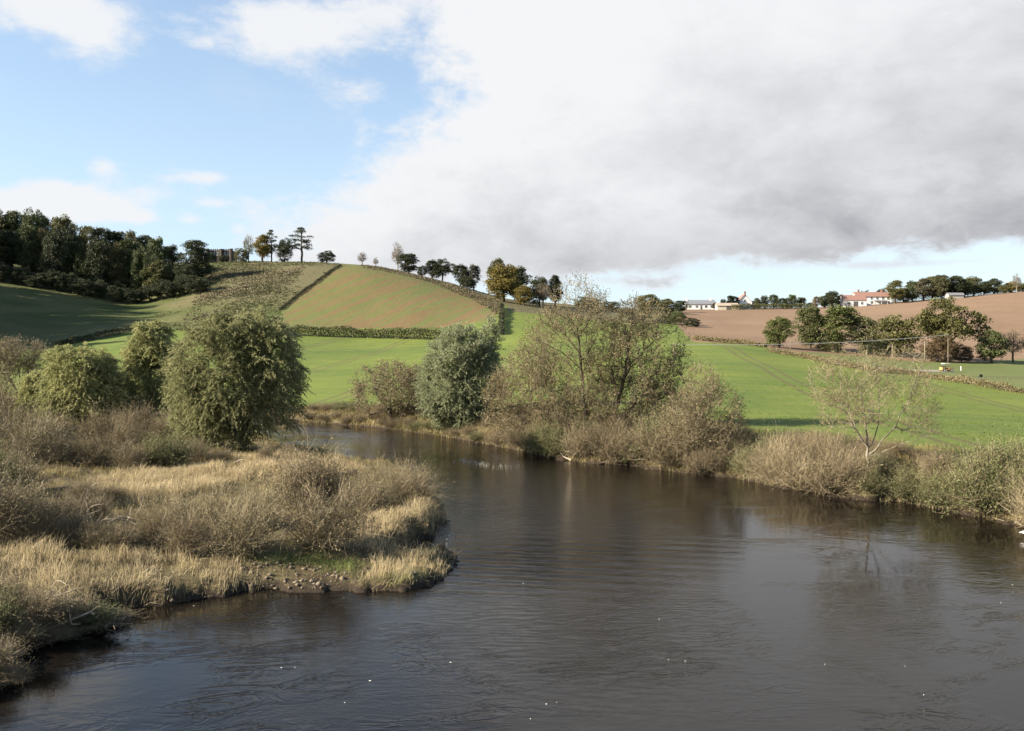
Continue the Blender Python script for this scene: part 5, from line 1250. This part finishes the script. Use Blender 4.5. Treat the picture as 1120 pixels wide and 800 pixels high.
# muddy stones and shingle on the spit: uncountable
M_peb = flat_mat('muddy_pebbles', (.13, .105, .075), .8, .45, 6)
rng = np.random.default_rng(5); n = 5000; X = rng.uniform(-16, 2, n); Y = rng.uniform(30, 44, n); s_, lf = shore(X, Y); px = CX + F * X / Y; py = HY - (gz(X, Y) - CAM_H) * F / Y
k = lf & (s_ > -.25) & (s_ < 3.0) & (rng.uniform(size=n) < np.where(in_poly(px, py, clear), .9, .22 * (s_ < .5))); X, Y = X[k], Y[k]; m = len(X); sz = .03 + .11 * rng.uniform(size=m) ** 3
oct_ = np.array([(1, 0, 0), (0, 1, 0), (-1, 0, 0), (0, -1, 0), (0, 0, .7), (0, 0, -.7)]); ft = np.array([(0, 1, 4), (1, 2, 4), (2, 3, 4), (3, 0, 4), (1, 0, 5), (2, 1, 5), (3, 2, 5), (0, 3, 5)])
v = oct_[None] * sz[:, None, None] * rng.uniform(.6, 1.4, (m, 6, 1)) + np.stack([X, Y, gz(X, Y) + sz * .15], 1)[:, None]
g = Geo(); g.add(v.reshape(-1, 3), tris=(np.arange(m)[:, None, None] * 6 + ft[None]).reshape(-1, 3)); tag(g.build('shingle', M_peb, None, True), kind='stuff')
# foam flecks drifting on the water and the little broken rapid
M_foam = flat_mat('river_foam', (.75, .74, .70), .7, .1)
rng = np.random.default_rng(8); n = 110; px = rng.uniform(120, 1120, n); py = 500 + 300 * rng.uniform(size=n) ** .8; pos = np.array([on_water(a, b_) for a, b_ in zip(px, py)])
sz = .008 + .018 * rng.uniform(size=n) ** 4; kk = rng.uniform(size=n) < .35
n2_ = 122; bx = np.concatenate([rng.normal(515, 12, 90), rng.normal(545, 14, 20), rng.normal(490, 3, 12), rng.normal(508, 7, 0)]); by = np.concatenate([rng.normal(505, 1.2, 90) + (bx[:90] - 515) * .10, rng.normal(509.5, .8, 20), rng.normal(586, 1.5, 12), rng.normal(583, 1.6, 0)])
pos = np.vstack([pos[kk], np.array([on_water(a, b_) for a, b_ in zip(bx, by)])]); sz = np.concatenate([sz[kk], .008 + .016 * rng.uniform(size=n2_)])
s_, _ = shore(pos[:, 0], pos[:, 1]); k = s_ < -.15; pos, sz = pos[k], sz[k]; m = len(pos)
th = np.arange(6) / 6 * 6.283; rr = sz[:, None] * rng.uniform(.6, 1.3, (m, 6)); v = np.stack([pos[:, :1] + rr * np.cos(th) * 1.7, pos[:, 1:] + rr * np.sin(th), np.full((m, 6), .008)], -1)
c = np.concatenate([pos, np.full((m, 1), .02)], 1)[:, None]; v = np.concatenate([v, c], 1)
ft = np.array([(i, (i + 1) % 6, 6) for i in range(6)]); g = Geo(); g.add(v.reshape(-1, 3), tris=(np.arange(m)[:, None, None] * 7 + ft[None]).reshape(-1, 3)); tag(g.build('foam_flecks', M_foam), kind='stuff')
# white bird low over the water at the right edge
Yb = 43.0; bx_, bz_ = wx(1121.5, Yb), wz(583, Yb)
bm = bpy.data.meshes.new('gull'); 
import bmesh
B = bmesh.new(); V = [B.verts.new(p) for p in [(.0, -.22, 0), (0, -.10, .0), (0, .08, .0), (0, .26, -.01), (-.16, -.04, .10), (-.38, .05, .03), (.16, -.04, .10), (.38, .05, .03), (-.07, -.03, .03), (.07, -.03, .03)]]
for a, b_ in [(0, 1), (1, 2), (2, 3), (1, 8), (8, 4), (4, 5), (1, 9), (9, 6), (6, 7)]: B.edges.new((V[a], V[b_]))
B.to_mesh(bm); B.free(); ob = link('gull', bm); ob.location = (bx_, Yb, bz_); ob.rotation_euler = (0, 0, .5)
sk = ob.modifiers.new('skin', 'SKIN'); rad = [(.035, .035), (.07, .065), (.06, .05), (.045, .012), (.05, .016), (.014, .006), (.05, .016), (.014, .006), (.055, .03), (.055, .03)]
for i, r in enumerate(rad): ob.data.skin_vertices[0].data[i].radius = r
ob.data.skin_vertices[0].data[1].use_root = True
ob.modifiers.new('sub', 'SUBSURF').render_levels = 2; bm.materials.append(flat_mat('white_plumage', (.8, .8, .79), .7, .04, 8)); tag(ob, 'white bird with raised wings low over the water at the right edge', 'bird')
